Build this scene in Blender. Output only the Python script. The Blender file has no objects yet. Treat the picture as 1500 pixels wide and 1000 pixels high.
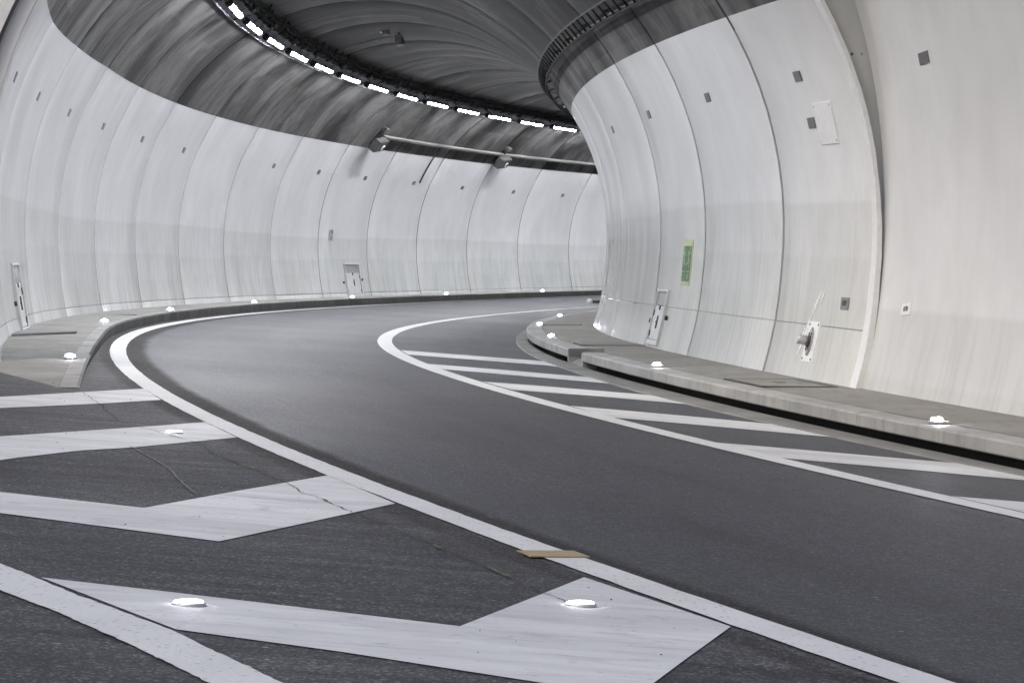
import bpy, bmesh, math, random
import numpy as np
from mathutils import Matrix, Vector

random.seed(7)
rng = np.random.default_rng(7)
scene = bpy.context.scene
COL = scene.collection

# ------------------------------------------------------------------ camera
cam_d = bpy.data.cameras.new('camera')
cam = bpy.data.objects.new('camera', cam_d)
COL.objects.link(cam)
cam_d.sensor_width = 36.0
cam_d.lens = 102.72
cam_d.clip_start = 0.1
cam_d.clip_end = 3000.0
_p, _r = 0.025343, 0.004553
_f = Vector((0, math.cos(_p), math.sin(_p)))
_u0 = Vector((0, -math.sin(_p), math.cos(_p)))
_r0 = Vector((1, 0, 0))
_right = _r0 * math.cos(_r) + _u0 * math.sin(_r)
_up = _u0 * math.cos(_r) - _r0 * math.sin(_r)
cam.matrix_world = Matrix((( _right.x, _up.x, -_f.x, 0), (_right.y, _up.y, -_f.y, 0), (_right.z, _up.z, -_f.z, 0), (0, 0, 0, 1)))
scene.camera = cam

# ------------------------------------------------------------------ sky, sun, exposure
SUN_EL, SUN_AZ = math.radians(42), math.radians(222)      # behind and left of the camera, compass style from +Y
world = bpy.data.worlds.new('World')
scene.world = world
world.use_nodes = True
wn = world.node_tree.nodes
sky = wn.new('ShaderNodeTexSky')
sky.sky_type = 'NISHITA'
sky.sun_disc = False
sky.sun_elevation = SUN_EL
sky.sun_rotation = SUN_AZ
sky.air_density = 1.0
sky.dust_density = 3.6
sky.ozone_density = 1.0
world.node_tree.links.new(sky.outputs[0], wn['Background'].inputs[0])
wn['Background'].inputs[1].default_value = 0.135
sun_d = bpy.data.lights.new('sun', 'SUN')
sun_d.energy = 0.85
sun_d.angle = math.radians(25)
sun_d.color = (1.0, 0.995, 0.99)
sun = bpy.data.objects.new('sun', sun_d)
COL.objects.link(sun)
_d = Vector((math.sin(SUN_AZ) * math.cos(SUN_EL), math.cos(SUN_AZ) * math.cos(SUN_EL), math.sin(SUN_EL)))
sun.rotation_euler = (-_d).to_track_quat('-Z', 'Y').to_euler()
sun.location = (0, -20, 40)
scene.view_settings.view_transform = 'Standard'
scene.view_settings.look = 'None'
scene.view_settings.gamma = 1.0
scene.view_settings.exposure = 0.0
scene.view_settings.use_curve_mapping = False
LAMP_POWER = 300.0
cy = scene.cycles
cy.use_denoising = True
cy.max_bounces = 8
cy.diffuse_bounces = 6
cy.glossy_bounces = 3
cy.caustics_reflective = False
cy.caustics_refractive = False
cy.sample_clamp_indirect = 6.0

# ------------------------------------------------------------------ the curved, climbing tunnel: all positions are
# (r, th, z) round the bend's centre; z is measured from the climbing datum
CX, CY = 133.2232, 54.4563
HEL, BZ, CFAR = -6.92754, -4.641542, 0.331253
RO, ZO, SUP = 139.28415, 1.532172, 0.0537419
RC, ZC = 136.1, 3.35                    # centre of the tunnel's round cross-section
DJ = 0.0383146                          # angle of one lining ring


def Zd(th):
    t = max(th - 1.62, 0.0)
    f = max(1.45 - th, 0.0)
    return HEL * (th - 1.6) + BZ * t * t + CFAR * f * f


def pos(r, th, z):
    return Vector((CX - r * math.sin(th), CY + r * math.cos(th), Zd(th) + z))


def polar(x, y):
    dx, dy = x - CX, y - CY
    return math.hypot(dx, dy), math.atan2(-dx, dy)


def zr(r):                              # road height above the datum (banked)
    return ZO + SUP * (r - RO)


def road_z(x, y):
    r, th = polar(x, y)
    return Zd(th) + zr(r)


def Rphi(phi):                          # radius of the lining at angle phi (degrees, 0 = outer side, 180 = inner side)
    s = phi if phi <= 90 else 180 - phi
    return float(np.interp(s, [-35, -22, -10, 0, 10, 30, 56, 90], [4.97, 4.84, 4.74, 4.70, 4.67, 4.615, 4.59, 4.58]))


def wall(phi, th, off=0.0):             # a point on the lining, off = metres inside it
    R = Rphi(phi) - off
    a = math.radians(phi)
    return pos(RC + R * math.cos(a), th, ZC + R * math.sin(a))


D = {
    'outL': [[1.0,139.2015],[1.02,139.1997],[1.04,139.1964],[1.06,139.1919],[1.08,139.1867],[1.1,139.1812],[1.12,139.1758],[1.14,139.1709],[1.16,139.1666],[1.18,139.1632],[1.2,139.1609],[1.22,139.1599],[1.24,139.1602],[1.26,139.1619],[1.28,139.1651],[1.3,139.1699],[1.32,139.176],[1.34,139.1837],[1.36,139.1927],[1.38,139.2029],[1.4,139.2144],[1.42,139.2269],[1.44,139.2403],[1.46,139.2544],[1.48,139.269],[1.5,139.284],[1.52,139.2992],[1.54,139.3143],[1.56,139.329],[1.58,139.3433],[1.6,139.3568],[1.62,139.3692],[1.64,139.3804],[1.66,139.3901],[1.68,139.398],[1.7,139.4039],[1.72,139.4076],[1.74,139.4088],[1.76,139.4072],[1.78,139.4027],[1.8,139.395],[1.82,139.3839],[1.84,139.3692],[1.86,139.3507],[1.88,139.3283],[1.9,139.3017],[1.92,139.2707],[1.94,139.2354]],
    'outR': [[1.0,139.1666],[1.02,139.1735],[1.04,139.1816],[1.06,139.1897],[1.08,139.197],[1.1,139.2028],[1.12,139.2068],[1.14,139.2088],[1.16,139.2086],[1.18,139.2062],[1.2,139.2019],[1.22,139.1959],[1.24,139.1884],[1.26,139.1799],[1.28,139.1706],[1.3,139.161],[1.32,139.1515],[1.34,139.1425],[1.36,139.1342],[1.38,139.1271],[1.4,139.1213],[1.42,139.1172],[1.44,139.1149],[1.46,139.1145],[1.48,139.1161],[1.5,139.1196],[1.52,139.1249],[1.54,139.1319],[1.56,139.1403],[1.58,139.1499],[1.6,139.1602],[1.62,139.1709],[1.64,139.1814],[1.66,139.1913],[1.68,139.2],[1.7,139.207],[1.72,139.2117],[1.74,139.2135],[1.76,139.2118],[1.78,139.2062],[1.8,139.1961],[1.82,139.1811],[1.84,139.161],[1.86,139.1354],[1.88,139.1044],[1.9,139.068],[1.92,139.0264],[1.94,138.98]],
    'inL': [[1.0,135.3547],[1.02,135.3591],[1.04,135.3611],[1.06,135.3605],[1.08,135.3572],[1.1,135.3513],[1.12,135.3435],[1.14,135.334],[1.16,135.3237],[1.18,135.3132],[1.2,135.3033],[1.22,135.2945],[1.24,135.2876],[1.26,135.2833],[1.28,135.2819],[1.3,135.2839],[1.32,135.2896],[1.34,135.2991],[1.36,135.3124],[1.38,135.3294],[1.4,135.3497],[1.42,135.373],[1.44,135.3987],[1.46,135.426],[1.48,135.4541],[1.5,135.4821],[1.52,135.5091],[1.54,135.5338],[1.56,135.5553],[1.58,135.5724],[1.6,135.5841],[1.62,135.5894],[1.64,135.5874],[1.66,135.5774],[1.68,135.5589],[1.7,135.5316],[1.72,135.4955],[1.74,135.4512],[1.76,135.3994],[1.78,135.3415],[1.8,135.2794],[1.82,135.2157],[1.84,135.1536],[1.86,135.0972]],
    'inR': [[1.0,135.3254],[1.02,135.3409],[1.04,135.356],[1.06,135.3687],[1.08,135.3777],[1.1,135.382],[1.12,135.3814],[1.14,135.376],[1.16,135.3662],[1.18,135.3526],[1.2,135.3361],[1.22,135.3177],[1.24,135.2984],[1.26,135.2791],[1.28,135.2609],[1.3,135.2447],[1.32,135.2312],[1.34,135.2211],[1.36,135.2148],[1.38,135.2126],[1.4,135.2147],[1.42,135.2208],[1.44,135.2306],[1.46,135.2437],[1.48,135.2593],[1.5,135.2765],[1.52,135.2943],[1.54,135.3115],[1.56,135.3268],[1.58,135.3391],[1.6,135.347],[1.62,135.3492],[1.64,135.3446],[1.66,135.3323],[1.68,135.3116],[1.7,135.2819],[1.72,135.2433],[1.74,135.1963],[1.76,135.1418],[1.78,135.0815],[1.8,135.0179],[1.82,134.9544],[1.84,134.8952],[1.86,134.8458]],
    'll_top': [[-1.962,11.237],[-1.803,10.942],[-1.547,10.423],[-1.281,9.951],[-1.107,9.63],[-0.972,9.311],[-0.68,8.661]],
    'll_bot': [[-1.812,10.384],[-1.533,9.895],[-1.182,9.188],[-0.893,8.562]],
    'crack': [[-3.663,24.902],[-3.288,23.244],[-2.846,21.139],[-2.479,20.24],[-2.118,19.368],[-1.694,17.728],[-1.52,17.174],[-1.29,16.394],[-0.813,14.712],[-0.386,13.276],[-0.181,12.646],[0.119,11.66],[0.242,11.309]],
    'scr': [[-2.411,18.462],[-2.052,17.127],[-1.836,16.144],[-1.638,15.224]],
    'tape': [[0.028,13.329],[0.288,13.527],[0.358,13.294],[0.087,13.101]],
    'patch': [[0.136,31.658],[0.57,31.139],[1.022,31.176],[1.277,31.155],[0.846,30.582],[0.257,31.154]],
    'studs': [[-2.33,20.177],[-1.144,10.386],[0.269,11.327]],
}
STRIPES = {
    'A_top': [[-4.258,22.515],[-4.045,23.399],[-3.958,23.739],[-3.672,24.96],[-3.317,26.354]],
    'A_bot': [[-3.971,21.001],[-3.801,21.711],[-3.596,22.326],[-3.294,23.284],[-2.948,24.573]],
    'B1_top': [[-3.556,17.517],[-3.249,18.564],[-2.912,19.652],[-2.535,20.899],[-2.287,21.789]],
    'B1_bot': [[-3.064,15.455],[-2.858,16.785],[-2.635,17.789],[-2.395,18.408],[-1.9,20.225]],
    'C1_top': [[-3.25,14.67],[-2.529,14.466],[-1.779,14.168]],
    'C1_bot': [[-3.04,13.724],[-2.332,13.344],[-1.276,12.79]],
    'C2_top': [[-1.779,14.168],[-1.47,15.588],[-1.081,17.265]],
    'C2_bot': [[-1.276,12.79],[-0.979,14.035],[-0.617,15.561]],
    'D1_top': [[-1.749,10.894],[-1.248,10.741],[-0.609,10.522],[-0.18,10.376]],
    'D1_bot': [[-1.109,9.691],[-0.546,9.446],[0.083,9.089],[0.379,8.924]],
    'D2_top': [[-0.18,10.376],[0.044,11.315],[0.311,12.436]],
    'D2_bot': [[0.379,8.924],[0.58,9.873],[0.828,11.015]],
    'H1_top': [[-1.67,43.749],[0.5,42.685],[0.766,41.97]],
    'H1_bot': [[-1.484,41.801],[0.479,40.905],[0.619,40.654]],
    'H2_top': [[-1.116,38.356],[-0.087,37.89],[1.301,37.045],[1.434,35.612]],
    'H2_bot': [[-0.885,36.74],[-0.083,36.284],[1.248,35.533],[1.431,35.545]],
    'H3_top': [[-0.343,33.536],[0.392,33.392],[1.913,32.7],[2.178,30.931]],
    'H3_bot': [[0.002,31.8],[1.049,31.55],[1.823,31.156],[2.174,30.881]],
    'H4_top': [[0.57,28.886],[1.663,28.427],[2.398,28.012],[2.842,27.741],[3.11,26.444]],
    'H4_bot': [[0.914,27.084],[1.573,26.877],[2.768,26.305],[3.106,26.408]],
    'H5_top': [[1.676,24.034],[2.249,23.913],[3.044,23.671],[3.787,23.481],[4.069,21.898]],
    'H5_bot': [[2.075,22.509],[2.863,22.264],[3.841,21.909],[4.061,21.856]],
    'H6_top': [[2.94,19.527],[3.414,19.474],[4.504,19.278]],
    'H6_bot': [[3.245,18.509],[3.651,18.382],[4.269,18.271]],
}


# ------------------------------------------------------------------ object helpers
def link(o, parent=None):
    COL.objects.link(o)
    if parent is not None:
        o.parent = parent
    return o


def tag(o, label=None, cat=None, group=None, kind=None):
    if label: o['label'] = label
    if cat: o['category'] = cat
    if group: o['group'] = group
    if kind: o['kind'] = kind
    return o


def empty(name, label=None, cat=None, group=None, kind=None, mat=None):
    o = bpy.data.objects.new(name, None)
    o.empty_display_size = 0.2
    link(o)
    if mat is not None:
        o.matrix_world = mat
    return tag(o, label, cat, group, kind)


def mesh_obj(name, verts, faces, mats, parent=None, mi=None, uv=None, attrs=None, smooth=False):
    me = bpy.data.meshes.new(name)
    me.from_pydata([tuple(v) for v in verts], [], faces)
    if not isinstance(mats, (list, tuple)): mats = [mats]
    for m in mats: me.materials.append(m)
    if mi is not None: me.polygons.foreach_set('material_index', mi)
    if uv is not None:
        l = me.uv_layers.new(name='UVMap')
        idx = np.empty(len(me.loops), dtype=np.int32)
        me.loops.foreach_get('vertex_index', idx)
        l.data.foreach_set('uv', np.asarray(uv, dtype=np.float32)[idx].ravel())
    if attrs:
        for k, v in attrs.items():
            a = me.attributes.new(k, 'FLOAT', 'POINT')
            a.data.foreach_set('value', np.asarray(v, dtype=np.float32))
    if smooth: me.polygons.foreach_set('use_smooth', [True] * len(me.polygons))
    me.update()
    return link(bpy.data.objects.new(name, me), parent)


class MB:
    """collects boxes, cylinders and tubes into one mesh"""
    def __init__(self):
        self.v, self.f, self.sm = [], [], []

    def add(self, v, f, smooth=False):
        n = len(self.v)
        self.v += [Vector(p) for p in v]
        self.f += [tuple(i + n for i in q) for q in f]
        self.sm += [smooth] * len(f)
        return self

    def box(self, x0, x1, y0, y1, z0, z1, b=0.0):
        if b <= 0:
            v = [(x, y, z) for z in (z0, z1) for y in (y0, y1) for x in (x0, x1)]
            return self.add(v, [(0, 2, 3, 1), (4, 5, 7, 6), (0, 1, 5, 4), (2, 6, 7, 3), (0, 4, 6, 2), (1, 3, 7, 5)])
        bm = bmesh.new()
        bmesh.ops.create_cube(bm, size=1.0)
        for p in bm.verts:
            p.co = Vector(((x0 + x1) / 2 + p.co.x * (x1 - x0), (y0 + y1) / 2 + p.co.y * (y1 - y0), (z0 + z1) / 2 + p.co.z * (z1 - z0)))
        bmesh.ops.bevel(bm, geom=bm.edges[:], offset=b, segments=1, affect='EDGES')
        bm.verts.index_update()
        self.add([p.co.copy() for p in bm.verts], [tuple(q.index for q in fc.verts) for fc in bm.faces])
        bm.free()
        return self

    def tube(self, pts, r, n=8, caps=True):
        pts = [Vector(p) for p in pts]
        rad = r if isinstance(r, (list, tuple)) else [r] * len(pts)
        rings = []
        for i, p in enumerate(pts):
            t = (pts[min(i + 1, len(pts) - 1)] - pts[max(i - 1, 0)]).normalized()
            a = t.cross(Vector((0, 0, 1)))
            if a.length < 0.05: a = t.cross(Vector((1, 0, 0)))
            a.normalize(); b = t.cross(a)
            rings.append([p + (a * math.cos(k * 2 * math.pi / n) + b * math.sin(k * 2 * math.pi / n)) * rad[i] for k in range(n)])
        v = [q for rg in rings for q in rg]
        f = [(i * n + k, i * n + (k + 1) % n, (i + 1) * n + (k + 1) % n, (i + 1) * n + k) for i in range(len(pts) - 1) for k in range(n)]
        self.add(v, f, True)
        if caps:
            m = len(self.v) - len(v)
            self.f += [tuple(m + k for k in range(n))[::-1], tuple(m + (len(pts) - 1) * n + k for k in range(n))]
            self.sm += [False, False]
        return self

    def prism(self, poly, z0, z1):      # poly in x, y
        n = len(poly)
        v = [(x, y, z0) for x, y in poly] + [(x, y, z1) for x, y in poly]
        f = [tuple(range(n))[::-1], tuple(range(n, 2 * n))] + [(i, (i + 1) % n, n + (i + 1) % n, n + i) for i in range(n)]
        return self.add(v, f)

    def build(self, name, mat, parent=None):
        o = mesh_obj(name, self.v, self.f, mat, parent)
        o.data.polygons.foreach_set('use_smooth', self.sm)
        return o


# ------------------------------------------------------------------ materials
class NT:
    def __init__(self, name):
        self.m = bpy.data.materials.new(name)
        self.m.use_nodes = True
        self.t = self.m.node_tree
        self.n = self.t.nodes
        self.b = self.n['Principled BSDF']

    def new(self, t, **k):
        n = self.n.new(t)
        for a, v in k.items(): setattr(n, a, v)
        return n

    def put(self, sock, v):
        if v is None: return
        if isinstance(v, bpy.types.NodeSocket): self.t.links.new(v, sock)
        elif isinstance(v, (tuple, list)) and len(v) == 3 and sock.type == 'RGBA': sock.default_value = (*v, 1)
        else: sock.default_value = v

    def math(self, op, a, b=None, c=None, clamp=False):
        n = self.new('ShaderNodeMath', operation=op, use_clamp=clamp)
        for i, x in enumerate((a, b, c)): self.put(n.inputs[i], x)
        return n.outputs[0]

    def mix(self, f, a, b, blend='MIX'):
        n = self.new('ShaderNodeMix', data_type='RGBA', blend_type=blend)
        self.put(n.inputs[0], f); self.put(n.inputs[6], a); self.put(n.inputs[7], b)
        return n.outputs[2]

    def ramp(self, f, a0, a1, lo=0.0, hi=1.0):
        n = self.new('ShaderNodeMapRange', clamp=True)
        for i, x in enumerate((f, a0, a1, lo, hi)): self.put(n.inputs[i], x)
        return n.outputs[0]

    def uv(self):
        if not hasattr(self, '_uv'):
            self._uv = self.new('ShaderNodeUVMap').outputs[0]
            s = self.new('ShaderNodeSeparateXYZ'); self.put(s.inputs[0], self._uv)
            self.u, self.v = s.outputs[0], s.outputs[1]
        return self._uv

    def obj(self):
        if not hasattr(self, '_o'): self._o = self.new('ShaderNodeTexCoord').outputs['Object']
        return self._o

    def scl(self, vec, s):
        n = self.new('ShaderNodeMapping'); self.put(n.inputs[0], vec); n.inputs[3].default_value = s
        return n.outputs[0]

    def noise(self, vec, scale, detail=3.0, rough=0.55, dist=0.0):
        n = self.new('ShaderNodeTexNoise'); self.put(n.inputs['Vector'], vec)
        n.inputs['Scale'].default_value = scale; n.inputs['Detail'].default_value = detail
        n.inputs['Roughness'].default_value = rough; n.inputs['Distortion'].default_value = dist
        return n.outputs[0]

    def voro(self, vec, scale, feature='F1'):
        n = self.new('ShaderNodeTexVoronoi', feature=feature); self.put(n.inputs['Vector'], vec); n.inputs['Scale'].default_value = scale
        return n.outputs

    def attr(self, name):
        return self.new('ShaderNodeAttribute', attribute_name=name).outputs['Fac']

    def bump(self, h, strength, dist=0.01):
        n = self.new('ShaderNodeBump'); self.put(n.inputs['Height'], h)
        n.inputs['Strength'].default_value = strength; n.inputs['Distance'].default_value = dist
        self.put(self.b.inputs['Normal'], n.outputs[0])

    def done(self, col, rough=0.6, spec=None, metal=None):
        self.put(self.b.inputs['Base Color'], col); self.put(self.b.inputs['Roughness'], rough)
        if spec is not None: self.put(self.b.inputs['Specular IOR Level'], spec)
        if metal is not None: self.put(self.b.inputs['Metallic'], metal)
        return self.m


def plain(name, col, rough=0.6, metal=0.0, var=0.18, scale=14.0):
    k = NT(name)
    f = k.noise(k.obj(), scale, 4)
    dk = tuple(c * (1 - var) for c in col)
    lt = tuple(min(c * (1 + var), 0.95) for c in col)
    return k.done(k.mix(k.ramp(f, 0.3, 0.7), dk, lt), k.ramp(f, 0.2, 0.8, rough * 0.85, min(rough * 1.15, 1)), None, metal)


def glow(name, col, strength):
    k = NT(name)
    k.put(k.b.inputs['Base Color'], (0.8, 0.8, 0.8))
    k.put(k.b.inputs['Emission Color'], col)
    k.put(k.b.inputs['Emission Strength'], strength)
    return k.m


def make_white_paint(name, tint=(1, 1, 1), worn=1.0, shade_grime=False):
    k = NT(name); uv = k.uv(); z = k.attr('zrel')
    big = k.noise(uv, 0.45, 4)
    mid = k.noise(k.scl(uv, (1.0, 0.5, 1)), 2.2, 5, 0.6)
    col = k.mix(k.ramp(big, 0.3, 0.7), tuple(0.70 * t for t in tint), tuple(0.80 * t for t in tint))
    col = k.mix(k.ramp(mid, 0.42, 0.75, 0, 0.35), col, (0.63, 0.63, 0.62))
    # brushed drips running down the wall, stronger low down
    st = k.noise(k.scl(uv, (7.0, 0.30, 1)), 1.0, 4, 0.6)
    low = k.ramp(z, 3.8, 2.2, 0.08, 1.0)
    col = k.mix(k.math('MULTIPLY', k.ramp(st, 0.50, 0.72, 0, 0.60 * worn), low), col, (0.46, 0.46, 0.45))
    mot = k.noise(k.scl(uv, (1.4, 0.7, 1)), 1.0, 7, 0.7, 0.6)
    col = k.mix(k.math('MULTIPLY', k.ramp(mot, 0.46, 0.68, 0, 0.38), k.ramp(z, 4.2, 3.0, 0.1, 1)), col, (0.50, 0.50, 0.49))
    wh = k.noise(k.scl(uv, (11.0, 0.5, 1)), 1.0, 3, 0.6)
    col = k.mix(k.math('MULTIPLY', k.ramp(wh, 0.64, 0.72, 0, 0.5), k.ramp(z, 2.9, 2.2, 0, 1)), col, (0.84, 0.84, 0.84))
    # washed zones: tone steps at fixed heights, uneven from ring to ring
    ring = k.attr('ringid')
    for lim, dark, seed in ((3.42, 0.90, 1.0), (2.80, 0.945, 2.7), (2.33, 0.975, 4.1)):
        j = k.math('MULTIPLY', k.math('SINE', k.math('MULTIPLY', ring, 12.9 * seed)), 0.05)
        zz = k.math('ADD', z, j)
        m = k.ramp(zz, lim + 0.03, lim - 0.03, 0, 1)
        col = k.mix(m, col, k.mix(1.0, col, (dark, dark, dark * 0.985), 'MULTIPLY'))
    if shade_grime:                           # shade of the inner wall turning from the light, painted with some dirt
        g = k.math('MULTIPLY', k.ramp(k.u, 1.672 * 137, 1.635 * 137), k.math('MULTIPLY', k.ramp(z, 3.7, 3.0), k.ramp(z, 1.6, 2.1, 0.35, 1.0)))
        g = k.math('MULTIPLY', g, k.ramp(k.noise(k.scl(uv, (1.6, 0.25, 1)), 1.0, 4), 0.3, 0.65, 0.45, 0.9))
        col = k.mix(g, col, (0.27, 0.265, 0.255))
    # fine pinholes
    vo = k.voro(uv, 9.0)
    pin = k.math('MULTIPLY', k.ramp(vo[0], 0.035, 0.02, 0, 0.55), k.ramp(k.noise(uv, 0.9, 2), 0.56, 0.66))
    col = k.mix(pin, col, (0.25, 0.25, 0.25))
    col = k.mix(k.ramp(z, 1.9, 1.5, 0, 0.08), col, (0.84, 0.85, 0.85))
    r = k.ramp(k.noise(uv, 0.35, 3), 0.36, 0.64, 0.185, 0.245)
    k.bump(k.math('ADD', k.math('MULTIPLY', k.noise(k.scl(uv, (9.0, 1.2, 1)), 1.0, 2), 0.5), k.noise(uv, 0.8, 3)), 0.03, 0.006)
    return k.done(col, r, 0.5)


def make_raw_concrete(name):
    k = NT(name); uv = k.uv(); ph = k.attr('phi')
    # form panels: each keeps its own tone
    cell = k.new('ShaderNodeTexWhiteNoise', noise_dimensions='3D')
    comb = k.new('ShaderNodeCombineXYZ')
    k.put(comb.inputs[0], k.math('FLOOR', k.math('MULTIPLY', k.u, 0.3805)))
    k.put(comb.inputs[1], k.math('FLOOR', k.math('MULTIPLY', k.v, 0.75)))
    k.put(comb.inputs[2], k.attr('ringid'))
    k.put(cell.inputs[0], comb.outputs[0])
    streak = k.noise(k.scl(uv, (0.42, 0.16, 1)), 1.0, 5, 0.55, 0.6)
    st2 = k.noise(k.scl(uv, (1.1, 0.40, 1)), 1.0, 5, 0.6, 0.8)
    fine = k.noise(uv, 2.2, 6, 0.65, 0.4)
    blot = k.noise(uv, 0.42, 7, 0.68, 0.9)
    tone = k.math('ADD', k.math('MULTIPLY', streak, 0.45), k.math('ADD', k.math('MULTIPLY', st2, 0.30), k.math('MULTIPLY', blot, 0.25)))
    tone = k.math('ADD', tone, k.math('MULTIPLY', k.math('SUBTRACT', cell.outputs[0], 0.5), 0.07))
    col = k.mix(k.ramp(tone, 0.435, 0.565), (0.010, 0.0098, 0.0097), (0.118, 0.115, 0.112))
    col = k.mix(k.ramp(fine, 0.50, 0.66, 0, 0.55), col, (0.018, 0.0177, 0.0175))
    col = k.mix(k.ramp(blot, 0.57, 0.68, 0, 0.45), col, (0.155, 0.150, 0.143))
    # exhaust soot lies thick along the crown and the inner haunch
    soot = k.math('MULTIPLY', k.ramp(ph, 62, 74), k.ramp(ph, 146, 142.5))
    soot = k.math('MULTIPLY', soot, k.ramp(k.noise(k.scl(uv, (0.35, 0.28, 1)), 1.0, 7, 0.7, 1.0), 0.41, 0.60, 0.95, 0.32))
    col = k.mix(soot, col, (0.007, 0.007, 0.007))
    cr = k.noise(k.scl(uv, (0.8, 0.9, 1)), 1.0, 7, 0.75, 1.2)
    col = k.mix(k.ramp(cr, 0.61, 0.70, 0, 0.35), col, (0.15, 0.146, 0.137))
    k.bump(k.math('ADD', fine, k.math('MULTIPLY', k.noise(uv, 24, 3), 0.5)), 0.10, 0.01)
    return k.done(col, 0.72, 0.3)


def make_asphalt(name):
    k = NT(name); uv = k.uv(); o = k.obj(); r = k.v
    g1 = k.noise(o, 52, 4, 0.75)
    g2 = k.noise(o, 210, 2, 0.7)
    vo = k.voro(o, 75.0)
    big = k.noise(uv, 0.28, 5, 0.6)
    longi = k.noise(k.scl(uv, (0.10, 2.6, 1)), 1.0, 5, 0.6)
    lane = k.mix(k.ramp(big, 0.35, 0.68), (0.046, 0.046, 0.055), (0.069, 0.069, 0.082))
    lane = k.mix(k.ramp(longi, 0.42, 0.7, 0, 0.5), lane, (0.048, 0.050, 0.060))
    # shoulder and gore: older, greyer surface with scuffs across it
    scuff = k.noise(k.scl(o, (0.5, 3.0, 1)), 1.3, 6, 0.65, 0.3)
    gore = k.mix(k.ramp(scuff, 0.33, 0.7), (0.034, 0.034, 0.039), (0.094, 0.093, 0.101))
    sc2 = k.noise(k.scl(o, (0.25, 1.1, 1)), 1.0, 7, 0.7, 0.8)
    gore = k.mix(k.ramp(sc2, 0.52, 0.70, 0, 0.6), gore, (0.125, 0.124, 0.13))
    rw = k.math('ADD', r, k.math('MULTIPLY', k.math('SUBTRACT', k.noise(uv, 1.4, 3), 0.5), 0.10))
    out = k.ramp(r, 139.30, 139.36)
    col = k.mix(out, lane, gore)
    # the shoulder on the inner side is a little bluer and darker
    col = k.mix(k.ramp(r, 135.42, 135.36, 0, 0.65), col, k.mix(k.ramp(longi, 0.4, 0.65), (0.042, 0.046, 0.055), (0.066, 0.071, 0.082)))
    # dusty dark margin along the inside of the outer edge line, thinner one along its outside
    band = k.math('MULTIPLY', k.ramp(rw, 138.92, 139.02), k.ramp(r, 139.24, 139.20))
    col = k.mix(k.math('MULTIPLY', band, 0.9), col, (0.036, 0.033, 0.032))
    band2 = k.math('MULTIPLY', k.ramp(r, 139.34, 139.38), k.ramp(rw, 139.62, 139.50))
    col = k.mix(k.math('MULTIPLY', band2, 0.6), col, (0.048, 0.044, 0.042))
    # wheel paths, dust and grain
    wp = k.noise(k.scl(uv, (0.06, 1.1, 1)), 1.0, 3)
    col = k.mix(k.ramp(wp, 0.50, 0.66, 0, 0.6), col, (0.034, 0.034, 0.038))
    wq = k.noise(k.scl(uv, (0.05, 0.8, 1)), 2.0, 4)
    col = k.mix(k.ramp(wq, 0.52, 0.68, 0, 0.5), col, (0.074, 0.070, 0.071))
    sk = k.noise(k.scl(o, (0.35, 1.6, 1)), 1.0, 6, 0.7, 0.9)
    col = k.mix(k.ramp(sk, 0.60, 0.70, 0, 0.45), col, (0.030, 0.030, 0.034))
    st = k.new('ShaderNodeSeparateColor'); k.put(st.inputs[0], k.voro(o, 105.0)[1])
    st_b = k.new('ShaderNodeSeparateColor'); k.put(st_b.inputs[0], k.voro(o, 62.0)[1])
    mid = k.noise(o, 9, 4, 0.7)
    grain = k.math('ADD', k.ramp(st.outputs[0], 0.80, 0.97, 0.0, 3.6), k.math('MULTIPLY', k.math('POWER', st.outputs[1], 2.0), 0.75))
    grain = k.math('ADD', grain, k.ramp(st_b.outputs[0], 0.90, 0.99, 0.0, 2.4))
    grain = k.math('MULTIPLY', k.math('ADD', grain, 0.26), k.ramp(mid, 0.32, 0.68, 0.78, 1.2))
    grain = k.math('ADD', k.math('MULTIPLY', grain, 0.52), 0.40)
    gc = k.new('ShaderNodeCombineColor')
    for i in range(3): k.put(gc.inputs[i], grain)
    col = k.mix(1.0, col, gc.outputs[0], 'MULTIPLY')
    chip = k.ramp(k.voro(o, 60.0)[1], 0.0, 1.0)
    n = k.new('ShaderNodeSeparateColor'); k.put(n.inputs[0], k.voro(o, 55.0)[1])
    col = k.mix(k.math('MULTIPLY', k.ramp(n.outputs[0], 0.965, 0.975), k.ramp(vo[0], 0.4, 0.1, 0, 0.5)), col, (0.34, 0.33, 0.31))
    spk = k.new('ShaderNodeSeparateColor'); sv = k.voro(o, 9.0); k.put(spk.inputs[0], sv[1])
    col = k.mix(k.math('MULTIPLY', k.ramp(spk.outputs[1], 0.93, 0.94), k.ramp(sv[0], 0.12, 0.07)), col, (0.30, 0.30, 0.29))
    k.bump(k.math('ADD', g1, k.math('MULTIPLY', vo[0], 0.8)), 0.5, 0.006)
    matte = k.math('MAXIMUM', k.math('MAXIMUM', band, band2), k.math('MULTIPLY', out, 0.55))
    rr = k.math('ADD', k.ramp(big, 0.3, 0.7, 0.52, 0.63), k.math('MULTIPLY', matte, 0.20))
    k.put(k.b.inputs['Specular IOR Level'], k.math('SUBTRACT', 0.32, k.math('MULTIPLY', matte, 0.14)))
    return k.done(col, rr)


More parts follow.
